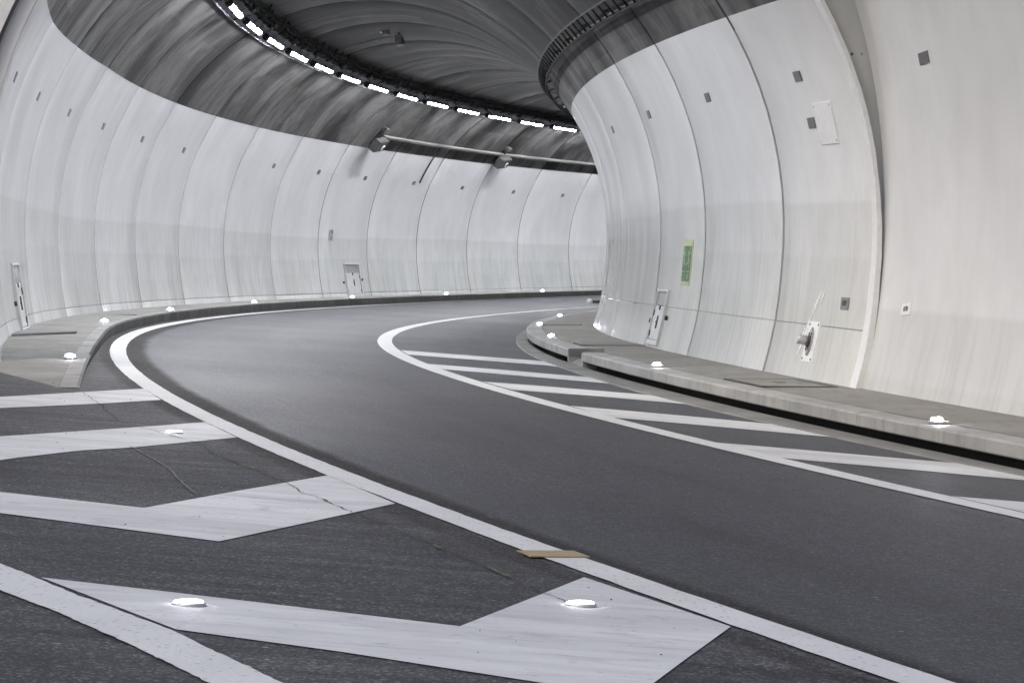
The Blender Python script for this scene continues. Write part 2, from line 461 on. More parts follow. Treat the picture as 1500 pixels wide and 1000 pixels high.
def make_line_paint(name, base, rough_grain, smear):
    k = NT(name); o = k.obj()
    b = k.noise(o, 1.6, 5, 0.6)
    col = k.mix(k.ramp(b, 0.35, 0.7), tuple(c * 0.9 for c in base), base)
    if smear:
        s = k.noise(k.scl(o, (0.7, 2.6, 1)), 1.0, 7, 0.62, 0.7)
        col = k.mix(k.ramp(s, 0.44, 0.70, 0, 0.75), col, (0.46, 0.465, 0.48))
        s2 = k.noise(k.scl(o, (1.0, 4.2, 1)), 2.0, 7, 0.72, 0.8)
        col = k.mix(k.ramp(s2, 0.53, 0.70, 0, 0.55), col, (0.38, 0.38, 0.385))
        s3 = k.noise(o, 3.0, 7, 0.75, 0.5)
        col = k.mix(k.ramp(s3, 0.56, 0.68, 0, 0.5), col, (0.30, 0.30, 0.30))
        s4 = k.noise(k.scl(o, (0.5, 1.2, 1)), 1.0, 5, 0.6, 0.6)
        col = k.mix(k.ramp(s4, 0.48, 0.68, 0, 0.5), col, (0.42, 0.42, 0.43))
    v = k.voro(o, 38.0); sp = k.new('ShaderNodeSeparateColor'); k.put(sp.inputs[0], v[1])
    pit = k.math('MULTIPLY', k.ramp(sp.outputs[0], 0.82 if rough_grain else 0.975, 0.84 if rough_grain else 0.98), k.ramp(v[0], 0.42, 0.25))
    col = k.mix(k.math('MULTIPLY', pit, 0.55), col, (0.20, 0.20, 0.20))
    g = k.noise(o, 120, 3, 0.7)
    col = k.mix(k.ramp(g, 0.55, 0.75, 0, 0.3 if rough_grain else 0.12), col, (0.42, 0.42, 0.41))
    k.bump(k.math('ADD', g, k.math('MULTIPLY', v[0], 0.6)), 0.5 if rough_grain else 0.2, 0.006)
    return k.done(col, 0.6, 0.4)


def make_concrete(name, lo, hi, streak=False, speck=True, scale=1.0):
    k = NT(name); o = k.obj()
    b = k.noise(o, 0.9 * scale, 6, 0.62)
    col = k.mix(k.ramp(b, 0.32, 0.68), lo, hi)
    f = k.noise(k.scl(o, (2.2, 0.5, 1.0)), 3.0, 6, 0.65)
    col = k.mix(k.ramp(f, 0.48, 0.75, 0, 0.5), col, tuple(c * 0.68 for c in lo))
    if streak:
        s = k.noise(k.scl(o, (3.2, 3.2, 0.5)), 1.2, 6, 0.7)
        col = k.mix(k.ramp(s, 0.52, 0.70, 0, 0.55), col, tuple(c * 0.55 for c in lo))
    if speck:
        v = k.voro(o, 7.0); sp = k.new('ShaderNodeSeparateColor'); k.put(sp.inputs[0], v[1])
        col = k.mix(k.math('MULTIPLY', k.ramp(sp.outputs[0], 0.84, 0.86), k.ramp(v[0], 0.13, 0.08)), col, (0.07, 0.065, 0.06))
    g = k.noise(o, 60, 4, 0.7)
    col = k.mix(k.ramp(g, 0.5, 0.8, 0, 0.3), col, tuple(c * 0.7 for c in lo))
    k.bump(k.math('ADD', g, f), 0.35, 0.006)
    return k.done(col, 0.8, 0.3)


def make_face_concrete(name):
    k = NT(name); o = k.obj()
    b = k.noise(o, 1.4, 6, 0.62)
    col = k.mix(k.ramp(b, 0.3, 0.7), (0.42, 0.425, 0.42), (0.52, 0.525, 0.515))
    v = k.voro(o, 5.5); sp = k.new('ShaderNodeSeparateColor'); k.put(sp.inputs[0], v[1])
    col = k.mix(k.math('MULTIPLY', k.ramp(sp.outputs[0], 0.55, 0.6), k.ramp(k.math('ADD', v[0], k.math('MULTIPLY', k.noise(o, 22, 2), 0.12)), 0.19, 0.14)), col, (0.06, 0.06, 0.06))
    k.bump(b, 0.3, 0.01)
    return k.done(col, 0.85, 0.3)


M = {}
M['paint'] = make_white_paint('white_wall_paint', (0.995, 0.995, 1.02))
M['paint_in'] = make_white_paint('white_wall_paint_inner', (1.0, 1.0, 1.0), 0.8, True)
M['raw'] = make_raw_concrete('sooty_concrete')
M['face'] = make_face_concrete('cast_end_face')
M['asphalt'] = make_asphalt('asphalt')
M['line'] = make_line_paint('line_paint', (0.70, 0.705, 0.71), True, False)
M['stripe'] = make_line_paint('stripe_paint', (0.72, 0.725, 0.735), False, True)
M['pave'] = make_concrete('pavement_concrete', (0.20, 0.19, 0.172), (0.29, 0.28, 0.258))
M['pave_out'] = make_concrete('outer_pavement_concrete', (0.22, 0.215, 0.20), (0.33, 0.322, 0.304))
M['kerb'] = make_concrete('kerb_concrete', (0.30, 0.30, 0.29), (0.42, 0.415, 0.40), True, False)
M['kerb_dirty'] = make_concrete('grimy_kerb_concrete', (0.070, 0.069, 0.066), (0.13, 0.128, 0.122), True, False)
M['gutter'] = make_concrete('gutter_concrete', (0.17, 0.168, 0.16), (0.26, 0.255, 0.245), False, False)
M['patch'] = make_concrete('brown_patch', (0.080, 0.076, 0.066), (0.12, 0.115, 0.10), False, False)
M['slot'] = plain('slot_black', (0.012, 0.012, 0.012), 0.9)  # near-black surface inside the open gutter slot
M['black'] = plain('black_plastic', (0.014, 0.014, 0.015), 0.5)
M['sooty'] = plain('sooty_cable', (0.010, 0.010, 0.010), 0.95)
M['dark'] = plain('dark_steel', (0.05, 0.05, 0.052), 0.5, 0.3)
M['spk'] = plain('dusty_dark_box', (0.065, 0.064, 0.062), 0.75)
M['duct'] = plain('dusty_conduit', (0.15, 0.148, 0.142), 0.7)
M['joint'] = plain('joint_filler', (0.03, 0.03, 0.028), 0.9)
M['grey'] = plain('grey_painted_steel', (0.30, 0.30, 0.31), 0.5)
M['plate'] = plain('bare_grey_plate', (0.17, 0.17, 0.175), 0.55, 0.0, 0.12, 40)
M['reflector'] = plain('dull_grey_reflector', (0.14, 0.14, 0.145), 0.8, 0.0, 0.12, 40)
M['galv'] = plain('galvanised_steel', (0.50, 0.50, 0.52), 0.42, 0.55)
M['tray'] = plain('dusty_galvanised_tray', (0.26, 0.26, 0.29), 0.6, 0.1)
M['door'] = plain('hatch_paint', (0.58, 0.58, 0.58), 0.5, 0.0, 0.08, 8)
M['vent'] = plain('vent_panel_grey', (0.36, 0.36, 0.365), 0.6, 0.0, 0.1, 30)
M['white'] = plain('white_enamel', (0.74, 0.74, 0.74), 0.45, 0.0, 0.06)
M['tape'] = plain('tan_board', (0.36, 0.28, 0.17), 0.8, 0.0, 0.22, 30)
M['moss'] = plain('moss', (0.12, 0.14, 0.05), 0.9)
M['crack'] = plain('crack_dirt', (0.009, 0.009, 0.008), 0.95)
M['joint_grey'] = plain('grey_joint_filler', (0.055, 0.055, 0.057), 0.9)
M['joint_pale'] = plain('pale_joint_filler', (0.20, 0.20, 0.198), 0.9)
M['scr'] = plain('chalky_scratch', (0.16, 0.16, 0.165), 0.8)
M['grit'] = plain('grit_stone', (0.05, 0.048, 0.045), 0.9)
M['grit_light'] = plain('pale_grit', (0.4, 0.39, 0.36), 0.9)
M['green'] = plain('sign_green', (0.030, 0.115, 0.055), 0.45, 0.0, 0.1)
M['pale'] = plain('sign_pale_green', (0.42, 0.47, 0.24), 0.5, 0.0, 0.08)
M['ink'] = plain('ink', (0.02, 0.02, 0.02), 0.6)
M['ink_soft'] = plain('faded_ink', (0.10, 0.10, 0.11), 0.7)
M['ground'] = make_concrete('earth_and_gravel', (0.12, 0.11, 0.09), (0.20, 0.185, 0.15))
M['tube'] = glow('lit_tube', (0.935, 0.952, 1.0), LAMP_POWER)
M['kerb_led'] = glow('lit_kerb_lens', (0.86, 0.88, 1.0), 350.0)
M['stud_led'] = glow('lit_stud_lens', (0.95, 0.95, 1.0), 30.0)

# ------------------------------------------------------------------ ground and road
def grid(name, rs, ths, zf, mat, parent=None, kind=None):
    v, uv, f = [], [], []
    nr = len(rs)
    for th in ths:
        for r in rs:
            p = pos(r, th, 0); p.z = zf(r, th)
            v.append(p); uv.append((th * 137.0, r))
    for i in range(len(ths) - 1):
        for j in range(nr - 1):
            a = i * nr + j
            f.append((a, a + 1, a + nr + 1, a + nr))
    o = mesh_obj(name, v, f, mat, parent, uv=uv, smooth=True)
    if kind: o['kind'] = kind
    return o


def ground_z(r, th):
    w = min(max((abs(r - 139) - 14) / 30.0, 0), 1)
    return (Zd(min(max(th, 0.8), 2.4)) + ZO - 0.45) * (1 - w) - 7.0 * w

g_r = [0.5, 40, 70, 90, 100, 110, 116, 120, 125, 130, 135, 140, 145, 150, 155, 160, 170, 190, 240, 400, 900, 1600]
grid('ground', g_r, np.linspace(0, 2 * math.pi, 181), ground_z, M['ground'], kind='structure')

road_r = list(np.arange(132.95, 150.2, 0.25))
road_th = list(np.arange(0.82, 2.25, 0.0025))
road = grid('road', road_r, road_th, lambda r, th: Zd(th) + zr(r), M['asphalt'], kind='structure')


def strip(name, top, bot, mat, parent, lift, n=24, m=4, jit=0.0):
    """sheet on the road between two polylines given in x, y"""
    def rs(pl):
        pl = np.asarray(pl, float)
        s = np.r_[0, np.cumsum(np.hypot(*np.diff(pl, axis=0).T))]
        t = np.linspace(0, s[-1], n + 1)
        return np.c_[np.interp(t, s, pl[:, 0]), np.interp(t, s, pl[:, 1])]
    a, b = rs(top), rs(bot)
    v, f = [], []
    for i in range(n + 1):
        for j in range(m + 1):
            w = j / m
            x, y = a[i] * (1 - w) + b[i] * w
            if jit and j in (0, m): x += rng.normal(0, jit); y += rng.normal(0, jit)
            v.append((x, y, road_z(x, y) + lift))
    for i in range(n):
        for j in range(m):
            q = i * (m + 1) + j
            f.append((q, q + m + 1, q + m + 2, q + 1))
    o = mesh_obj(name, v, f, mat, parent)
    # face up
    me = o.data
    if sum(p.normal.z for p in me.polygons) < 0: me.flip_normals()
    return o


def edge_from(tabA, tabB, th0, th1, step=0.0012):
    ths = np.arange(th0, th1, step)
    A = np.array(tabA); B = np.array(tabB)
    def curve(T):
        # smooth interpolation through the table
        r = np.interp(ths, T[:, 0], T[:, 1])
        k = np.ones(17) / 17
        rp = np.r_[[r[0]] * 8, r, [r[-1]] * 8]
        return np.convolve(rp, k, 'valid')
    out = []
    for T in (A, B):
        r = curve(T)
        out.append(np.c_[CX - r * np.sin(ths), CY + r * np.cos(ths)])
    return out

a, b = edge_from(D['outL'], D['outR'], 1.02, 1.955)
o = strip('edge_line', a, b, M['line'], road, 0.006, len(a) - 1, 2, 0.0025)
a, b = edge_from(D['inL'], D['inR'], 1.02, 1.855)
strip('edge_line', a, b, M['line'], road, 0.006, len(a) - 1, 2, 0.0015)


def extend(pl, d0, d1):
    pl = [np.array(p) for p in pl]
    a = pl[0] + (pl[0] - pl[1]) / np.linalg.norm(pl[0] - pl[1]) * d0
    b = pl[-1] + (pl[-1] - pl[-2]) / np.linalg.norm(pl[-1] - pl[-2]) * d1
    return [tuple(a)] + [tuple(p) for p in pl] + [tuple(b)]

strip('edge_line', extend(D['ll_top'], 2.0, 2.6), extend(D['ll_bot'], 1.6, 3.0), M['line'], road, 0.006, 150, 3, 0.0025)

strip('hatch_stripe', STRIPES['A_top'], STRIPES['A_bot'], M['stripe'], road, 0.004)
for c in ('B1',):
    strip('hatch_stripe', STRIPES[c + '_top'], STRIPES[c + '_bot'], M['stripe'], road, 0.004)


def chevron(c):
    objs = []
    for k in ('1', '2'):
        objs.append((STRIPES[c + k + '_top'], STRIPES[c + k + '_bot']))
    # one sheet: the two arms share the mitre
    def rs(pl, n=16):
        pl = np.asarray(pl, float); s = np.r_[0, np.cumsum(np.hypot(*np.diff(pl, axis=0).T))]; t = np.linspace(0, s[-1], n + 1)
        return np.c_[np.interp(t, s, pl[:, 0]), np.interp(t, s, pl[:, 1])]
    top = np.vstack([rs(objs[0][0]), rs(objs[1][0])[1:]]); bot = np.vstack([rs(objs[0][1]), rs(objs[1][1])[1:]])
    v, f = [], []
    m = 6
    for i in range(len(top)):
        for j in range(m + 1):
            x, y = top[i] * (1 - j / m) + bot[i] * (j / m)
            v.append((x, y, road_z(x, y) + 0.004))
    for i in range(len(top) - 1):
        for j in range(m):
            q = i * (m + 1) + j
            f.append((q, q + m + 1, q + m + 2, q + 1))
    o = mesh_obj('chevron', v, f, M['stripe'], road)
    if sum(p.normal.z for p in o.data.polygons) < 0: o.data.flip_normals()

chevron('C')
chevron('D')
for c in ('H1', 'H2', 'H3', 'H4', 'H5', 'H6'):
    strip('hatch_stripe', STRIPES[c + '_top'], STRIPES[c + '_bot'], M['stripe'], road, 0.004)

# crack across the gore, with bits of moss in it, and a pale scratch
def ribbon(name, pl, w, mat, lift, wob=0.012, seg=0.04):
    pl = np.asarray(pl, float); s = np.r_[0, np.cumsum(np.hypot(*np.diff(pl, axis=0).T))]
    n = max(int(s[-1] / seg), 4); t = np.linspace(0, s[-1], n)
    x = np.interp(t, s, pl[:, 0]); y = np.interp(t, s, pl[:, 1])
    ww = w * (0.35 + 1.1 * rng.random(n)); off = np.cumsum(rng.normal(0, wob, n)); off -= np.linspace(0, off[-1], n)
    dx = np.gradient(x); dy = np.gradient(y); L = np.hypot(dx, dy); nx, ny = -dy / L, dx / L
    x = x + nx * off; y = y + ny * off
    v, f = [], []
    for i in range(n):
        for sgn in (-1, 1):
            px, py = x[i] + nx[i] * ww[i] * sgn / 2, y[i] + ny[i] * ww[i] * sgn / 2
            v.append((px, py, road_z(px, py) + lift))
        if i: f.append((2 * i - 2, 2 * i - 1, 2 * i + 1, 2 * i))
    o = mesh_obj(name, v, f, mat, road)
    if sum(p.normal.z for p in o.data.polygons) < 0: o.data.flip_normals()
    return np.c_[x, y]

cl = ribbon('crack', D['crack'], 0.006, M['crack'], 0.0075, 0.005)
for i0 in (60, 130, 190, 245, 300, 322, 345):
    if i0 + 9 < len(cl): ribbon('moss_tuft', cl[i0:i0 + random.randint(5, 9)], 0.016, M['moss'], 0.0095, 0.0, 0.02)
ribbon('scratch', D['scr'], 0.012, M['scr'], 0.0075, 0.003)
# bare gap left between the line and the stripes
pt = D['patch']
strip('asphalt_patch', pt[:4], [pt[0], pt[5], pt[4], pt[3]], M['patch'], road, 0.003, 12, 2)

# grit scattered over the gore and the pavement ends
v, f = [], []
def pebble(p, s):
    n = len(v)
    q = [Vector((1, 0, 0.1)), Vector((-0.4, 0.9, 0)), Vector((-0.6, -0.8, 0.1)), Vector((0.1, 0, 1.0)), Vector((0.2, -0.9, 0.3))]
    a = random.random() * 6.28
    for w in q:
        v.append(p + Matrix.Rotation(a, 3, 'Z') @ (w * s * random.uniform(0.6, 1.2)))
    f.extend([(n, n + 1, n + 3), (n + 1, n + 2, n + 3), (n + 2, n + 4, n + 3), (n + 4, n, n + 3)])
for i in range(420):
    th = random.uniform(1.76, 1.93); r = random.uniform(139.5, 142.6)
    p = pos(r, th, zr(r) + 0.004)
    pebble(p, random.choice((0.0025, 0.003, 0.004, 0.005, 0.007)))
gro = mesh_obj('grit', v, f, M['grit'])
tag(gro, 'dark grit scattered over the hatched gore in front', 'grit', None, 'stuff')

# ------------------------------------------------------------------ inner side: slot gutter, kerbstones, pavement
KR = 132.95
IN_TOP = 1.41
gut = empty('gutter', kind='structure')
ths = list(np.arange(1.0, 1.86, 0.003))
def loft(name, prof, ths, mats, parent, mi=None, close=False):
    """prof: list of (r, z) or function th -> list, swept along the bend"""
    v, f, m = [], [], []
    n = None
    for th in ths:
        P = prof(th) if callable(prof) else prof
        n = len(P)
        v += [pos(r, th, z) for r, z in P]
    for i in range(len(ths) - 1):
        for j in range(n if close else n - 1):
            a0 = i * n + j; a1 = i * n + (j + 1) % n
            f.append((a0, a1, a1 + n, a0 + n))
            if mi: m.append(mi[j])
    if close:
        f.append(tuple(range(n))[::-1]); f.append(tuple((len(ths) - 1) * n + k for k in range(n)))
        if mi: m += [mi[0], mi[0]]
    o = mesh_obj(name, v, f, mats, parent, m if mi else None)
    bm = bmesh.new(); bm.from_mesh(o.data); bmesh.ops.recalc_face_normals(bm, faces=bm.faces); bm.to_mesh(o.data); bm.free()
    return o

def lipw(th):
    return float(np.interp(th, [1.49, 1.53, 1.565, 1.61, 1.65, 1.68, 1.73, 1.77, 1.8, 1.83], [0.30, 0.22, 0.2, 0.24, 0.32, 0.36, 0.48, 0.46, 0.36, 0.22]))
loft('gutter_lip', lambda th: [(KR - 0.02, zr(KR) - 0.04), (KR - 0.02, zr(KR) + 0.012), (KR + lipw(th) - 0.02, zr(KR + lipw(th)) + 0.012), (KR + lipw(th), zr(KR + lipw(th)) - 0.004)], ths, M['gutter'], gut)
loft('gutter_slot', [(KR + 0.02, zr(KR) - 0.012), (KR - 0.02, zr(KR) - 0.012), (KR - 0.20, zr(KR) - 0.03), (KR - 0.20, IN_TOP - 0.05)], ths, M['slot'], gut)

kerb_in = empty('inner_kerb', kind='structure')
NOTCH = (1.6615, 1.6735)
joints = [1.7799 + 0.0158 * k for k in range(5, -32, -1)]
def kerb_prof(z_top, b=0.018):
    z0 = zr(KR) + 0.088
    return [(KR - 0.30, z0), (KR - 0.012, z0), (KR, z0 + 0.012), (KR + 0.002, z_top - b), (KR - b, z_top), (KR - 0.30, z_top)]
for k in range(len(joints) - 1):
    t1, t0 = joints[k] - 0.00004, joints[k + 1] + 0.00004
    segs = [(t0, t1)]
    if t0 < NOTCH[1] and t1 > NOTCH[0]:
        segs = []
        if t0 < NOTCH[0] - 0.001: segs.append((t0, NOTCH[0]))
        if t1 > NOTCH[1] + 0.001: segs.append((NOTCH[1], t1))
    for s0, s1 in segs:
        dz = random.uniform(-0.003, 0.003)
        n = 4 if s1 - s0 > 0.006 else 3
        loft('kerbstone', kerb_prof(IN_TOP + dz), np.linspace(s0, s1, n), M['kerb'], kerb_in, close=True)

pave_in = empty('inner_pavement', kind='structure')
def ip(th): return [(KR - 0.302, IN_TOP - 0.001), (132.2, IN_TOP + 0.004), (131.2, IN_TOP + 0.008)]
o = loft('pavement_slab', ip, list(np.linspace(1.0, NOTCH[0], 200)), M['pave'], pave_in)
o = loft('pavement_slab', ip, list(np.linspace(NOTCH[1], 1.845, 60)), M['pave'], pave_in)
nt = list(np.linspace(NOTCH[0], NOTCH[1], 6))
loft('pavement_slab', [(132.42, IN_TOP), (131.2, IN_TOP + 0.008)], nt, M['pave'], pave_in)
loft('inlet_apron', [(KR + 0.0, zr(KR) + 0.0), (KR - 0.12, zr(KR) + 0.06), (132.44, IN_TOP - 0.05), (132.42, IN_TOP)], nt, M['gutter'], pave_in)
for t in NOTCH:
    P = [(KR, zr(KR) - 0.01), (KR, IN_TOP - 0.02), (KR - 0.02, IN_TOP), (132.42, IN_TOP), (132.42, zr(KR) - 0.01)]
    mesh_obj('inlet_cheek', [pos(r, t, z) for r, z in P] + [pos(r, t + (0.0008 if t == NOTCH[1] else -0.0008), z) for r, z in P], [(0, 1, 2, 3, 4), (9, 8, 7, 6, 5), (0, 5, 6, 1), (1, 6, 7, 2), (2, 7, 8, 3)], M['kerb'], pave_in)
# joint behind the kerbstones and the covers of the cable duct crossing to the hatch
loft('joint_line', [(KR - 0.306, IN_TOP + 0.003), (KR - 0.296, IN_TOP + 0.003)], list(np.linspace(NOTCH[1], 1.845, 50)), M['joint'], pave_in)
loft('joint_line', [(KR - 0.306, IN_TOP + 0.003), (KR - 0.296, IN_TOP + 0.003)], list(np.linspace(1.2, NOTCH[0], 60)), M['joint'], pave_in)
def quad_on(name, corners, zr_fn, mat, parent, h=0.008, frame=None):
    """flat cover given by (r, th) corners, standing h proud"""
    n = len(corners)
    top = [pos(r, t, zr_fn(r) + h) for r, t in corners]; bot = [pos(r, t, zr_fn(r) - 0.02) for r, t in corners]
    return mesh_obj(name, top + bot, [tuple(range(n)), tuple(range(n, 2 * n))[::-1]] + [(i, n + i, n + (i + 1) % n, (i + 1) % n) for i in range(n)], mat, parent)
inz = lambda r: IN_TOP + 0.006
for (ra, rb, ta, tb, m) in ((132.62, 131.55, 1.642, 1.6515, 'joint'), (132.60, 131.57, 1.6425, 1.651, 'gutter'), 
                            (132.70, 131.9, 1.535, 1.548, 'joint'), (132.68, 131.92, 1.5355, 1.5475, 'gutter')):
    quad_on('cover_slab', [(ra, ta), (rb, ta), (rb, tb), (ra, tb)], inz, M[m], pave_in, 0.004 if m == 'joint' else 0.009)

# manhole cover in the inner pavement
mh = empty('manhole_cover', 'rectangular manhole cover set in the right pavement below the pipe plate', 'manhole cover', mat=Matrix.Translation(pos(132.2, 1.741, IN_TOP)))
inv = mh.matrix_world.inverted()
def mq(ra, rb, ta, tb, z0, z1, mb):
    c = [(ra, ta), (rb, ta), (rb, tb), (ra, tb)]
    vs = [inv @ pos(r, t, IN_TOP + z0) for r, t in c] + [inv @ pos(r, t, IN_TOP + z1) for r, t in c]
    mb.add(vs, [(3, 2, 1, 0), (4, 5, 6, 7), (0, 1, 5, 4), (1, 2, 6, 5), (2, 3, 7, 6), (3, 0, 4, 7)])
mb = MB(); ra, rb, ta, tb = 132.62, 131.78, 1.7345, 1.7475
dt = 0.0004
for q in ((ra, ra - 0.05, ta, tb), (rb + 0.05, rb, ta, tb), (ra - 0.05, rb + 0.05, ta, ta + dt), (ra - 0.05, rb + 0.05, tb - dt, tb)): mq(*q, -0.02, 0.014, mb)
mb.build('frame', M['dark'], mh)
mid = (ta + tb) / 2
mb = MB(); mq(ra - 0.062, rb + 0.062, ta + dt * 1.3, mid - 0.0001, -0.02, 0.012, mb); mb.build('lid', M['pave'], mh)
mb = MB(); mq(ra - 0.062, rb + 0.062, mid + 0.0001, tb - dt * 1.3, -0.02, 0.012, mb); mb.build('lid', M['pave'], mh)
mb = MB(); mq(132.25, 132.15, mid - 0.0006, mid + 0.0006, 0.012, 0.017, mb); mb.build('handle', M['dark'], mh)

# ------------------------------------------------------------------ outer side: kerb and pavement
def ok_r(th):
    return float(np.interp(th, [0.8, 1.69, 1.7229, 1.7613, 1.7774, 1.79], [139.50, 139.52, 139.66, 139.90, 140.02, 140.10])) if th < 1.66 else 139.52 + 0.50 * ((max(th, 1.69) - 1.69) / 0.0874) ** 1.8
def ok_h(th):
    return float(np.interp(th, [1.0, 1.45, 1.66, 1.7229, 1.7774, 1.79], [0.185, 0.18, 0.15, 0.11, 0.010, 0.008]))
kerb_out = empty('outer_kerb', kind='structure')
t = 1.7785
k = 0
while t > 0.95:
    t0 = t - 0.0145
    def kp(th):
        r = ok_r(th); z = zr(r)
        h = ok_h(th) + (k % 3) * 0.0015
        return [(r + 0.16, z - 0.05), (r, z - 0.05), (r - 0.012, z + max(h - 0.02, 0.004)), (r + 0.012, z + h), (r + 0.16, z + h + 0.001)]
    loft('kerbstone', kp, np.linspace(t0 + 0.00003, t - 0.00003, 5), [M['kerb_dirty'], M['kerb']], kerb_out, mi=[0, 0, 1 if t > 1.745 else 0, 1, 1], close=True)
    t = t0; k += 1
pave_out = empty('outer_pavement', kind='structure')
def op(th):
    r = ok_r(th) + 0.163
    z = zr(ok_r(th)) + ok_h(th)
    re = 140.78 if th < 1.742 else 143.2
    return [(r, z), ((r + re) / 2, z + 0.008), (re, z + 0.015)]
loft('pavement_slab', op, list(np.linspace(0.95, 1.7418, 200)), M['pave_out'], pave_out)
loft('pavement_slab', op, list(np.linspace(1.7418, 1.7785, 14)), M['pave_out'], pave_out)
outz = lambda r: zr(139.52) + 0.16
def op2(th):
    z = zr(ok_r(1.7785)) + ok_h(1.7785) - 0.002
    w = min(max((th - 1.7785) / 0.025, 0), 1)
    return [(140.35 + 0.35 * w, z), (141.5, z + 0.006), (143.2, z + 0.010)]
loft('pavement_slab', op2, list(np.linspace(1.7785, 1.815, 12)), M['pave_out'], pave_out)
quad_on('cover_slab', [(139.86, 1.6868), (140.62, 1.6898), (140.62, 1.7005), (139.86, 1.6905)], outz, M['plate'], pave_out, 0.004)
quad_on('cover_slab', [(139.75, 1.600), (140.45, 1.600), (140.45, 1.6008), (139.75, 1.6008)], outz, M['joint'], pave_out, 0.006)

# ------------------------------------------------------------------ tunnel lining, ring by ring
JL = [1.7426, 1.7017, 1.6588, 1.6195, 1.5822]
JR = [1.7186, 1.6819, 1.6501, 1.6080, 1.5710]
while JL[-1] > 0.92:
    JL.append(JL[-1] - DJ); JR.append(JL[-1] - 0.011 + min(len(JL) - 5, 10) * 0.0006)
TH_END = 1.7478
lining = empty('tunnel_lining', 'curved tunnel vault with white painted walls and sooty dark crown', 'tunnel')


def jth(jl, jr, phi):
    w = min(max((phi - 40) / 100.0, 0), 1); w = w * w * (3 - 2 * w)
    return jl * (1 - w) + jr * w


def paint_phi(th):                       # upper edge of the white paint on the outer wall, degrees
    z = float(np.interp(th, [1.15, 1.31, 1.40, 1.465, 1.543, 1.62, 1.66, 1.70, 1.73, 1.75], [5.92, 5.92, 5.89, 5.85, 5.81, 5.78, 5.70, 5.585, 5.54, 5.5]))
    return math.degrees(math.asin(min((z - ZC) / 4.605, 1)))
PHI_R = 149.95
GD = 0.013


def gap(phi):                             # half width of the joint between rings, as an angle
    return float(np.interp(phi, [30, 36, 140, 152], [0.00022, 0.00042, 0.00042, 0.00038]))


def ring(i, l0, r0, l1, r1, first):
    """one ring between joint 0 (near) and joint 1 (far)"""
    tol = random.uniform(-0.004, 0.004)
    rows_w = [-30, -26, -23, -20.5, -18.35, -18.2, -18.05, -14, -10, -6, -2, 2, 6, 10, 14, 18, 22, 26]
    v, uv, zz, pp, f, mi = [], [], [], [], [], []
    # fractions across the ring; groove walls on both sides
    fr = [0.0, 0.0, 0.004, 0.25, 0.5, 0.75, 0.996, 1.0, 1.0]
    dep = [0.03, 0.004, 0.0, 0, 0, 0, 0.0, 0.004, 0.03]
    nrow = None
    for c, (t, dp) in enumerate(zip(fr, dep)):
        pm = 0
        tl = l0 + (l1 - l0) * t; tr = r0 + (r1 - r0) * t
        bl = paint_phi(tl)
        rows = [p if p < 26 else bl - 2 for p in rows_w] + [bl]
        top = list(np.linspace(bl, PHI_R, 34))[1:]
        right = [153, 157, 161, 165, 169, 173, 177, 181, 185, 189, 193, 195.95, 196.1, 196.25, 199, 203, 206, 210]
        P = rows + top + right
        nrow = len(P); nl = len(rows); nt_ = len(top)
        for p in P:
            th = jth(tl, tr, p)
            g = gap(p) if t < 0.01 else (-gap(p) if t > 0.99 else 0)
            if first and t < 0.01: g = 0
            th -= g
            off = -dp + tol
            if p in (-18.2, 196.1): off -= 0.012
            v.append(wall(p, th, off)); uv.append((th * 137.0, math.radians(p) * 4.66))
            R = Rphi(p); zz.append(ZC + R * math.sin(math.radians(p))); pp.append(p)
    nc = len(fr)
    for c in range(nc - 1):
        for j in range(nrow - 1):
            a0 = c * nrow + j
            f.append((a0, a0 + 1, a0 + nrow + 1, a0 + nrow))
            mi.append(0 if j < nl - 1 else (1 if j < nl - 1 + nt_ else 2))
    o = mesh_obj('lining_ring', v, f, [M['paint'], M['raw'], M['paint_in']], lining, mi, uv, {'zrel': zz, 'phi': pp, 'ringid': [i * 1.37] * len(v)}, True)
    o.data.set_sharp_from_angle(angle=math.radians(17))
    return o

ring(0, TH_END, TH_END, JL[0], JR[0], True)
for i in range(len(JL) - 1):
    ring(i + 1, JL[i], JR[i], JL[i + 1], JR[i + 1], False)
# dark shell added behind the rings to stop light leaking through the joints
v, f = [], []
phs = list(np.linspace(-32, 212, 50)); tt = list(np.arange(0.9, TH_END, 0.01)) + [TH_END - 0.0003]
for th in tt:
    v += [wall(p, th, -0.0125) for p in phs]
for i in range(len(tt) - 1):
    for j in range(len(phs) - 1):
        q = i * len(phs) + j
        f.append((q, q + 1, q + len(phs) + 1, q + len(phs)))
sm = [2 if (phs[q % (len(phs) - 1)] > 150) else (1 if phs[q % (len(phs) - 1)] < 31 else 0) for q in range(len(f))]
mesh_obj('outer_shell', v, f, [M['joint'], M['joint_grey'], M['joint_pale']], lining, sm, smooth=True)

# wider vault nearest the camera, and the end face of the lining
VC_R, VC_Z, VR = 138.441, 3.431, 7.151
def vault(phi, th):
    a = math.radians(phi); return pos(VC_R + VR * math.cos(a), th, VC_Z + VR * math.sin(a))
ev = empty('entrance_vault', 'wide white curved wall nearest the camera at right, beyond the step', 'tunnel entrance')
v, f, uv, zz = [], [], [], []
phs = [float(x) for x in np.linspace(104, 200, 60)]  # crown and left half left open to let sky light onto the wall
VT0, VT1 = TH_END + 0.0001, 1.835
vt = [VT0 + (VT1 - VT0) * k / 10 for k in range(11)]
for th in vt:
    for p in phs:
        v.append(vault(p, th)); uv.append((th * 137.0, math.radians(p) * VR)); zz.append(VC_Z + VR * math.sin(math.radians(p)) + 1.2)
for i in range(len(vt) - 1):
    for j in range(len(phs) - 1):
        q = i * len(phs) + j
        f.append((q, q + 1, q + len(phs) + 1, q + len(phs)))
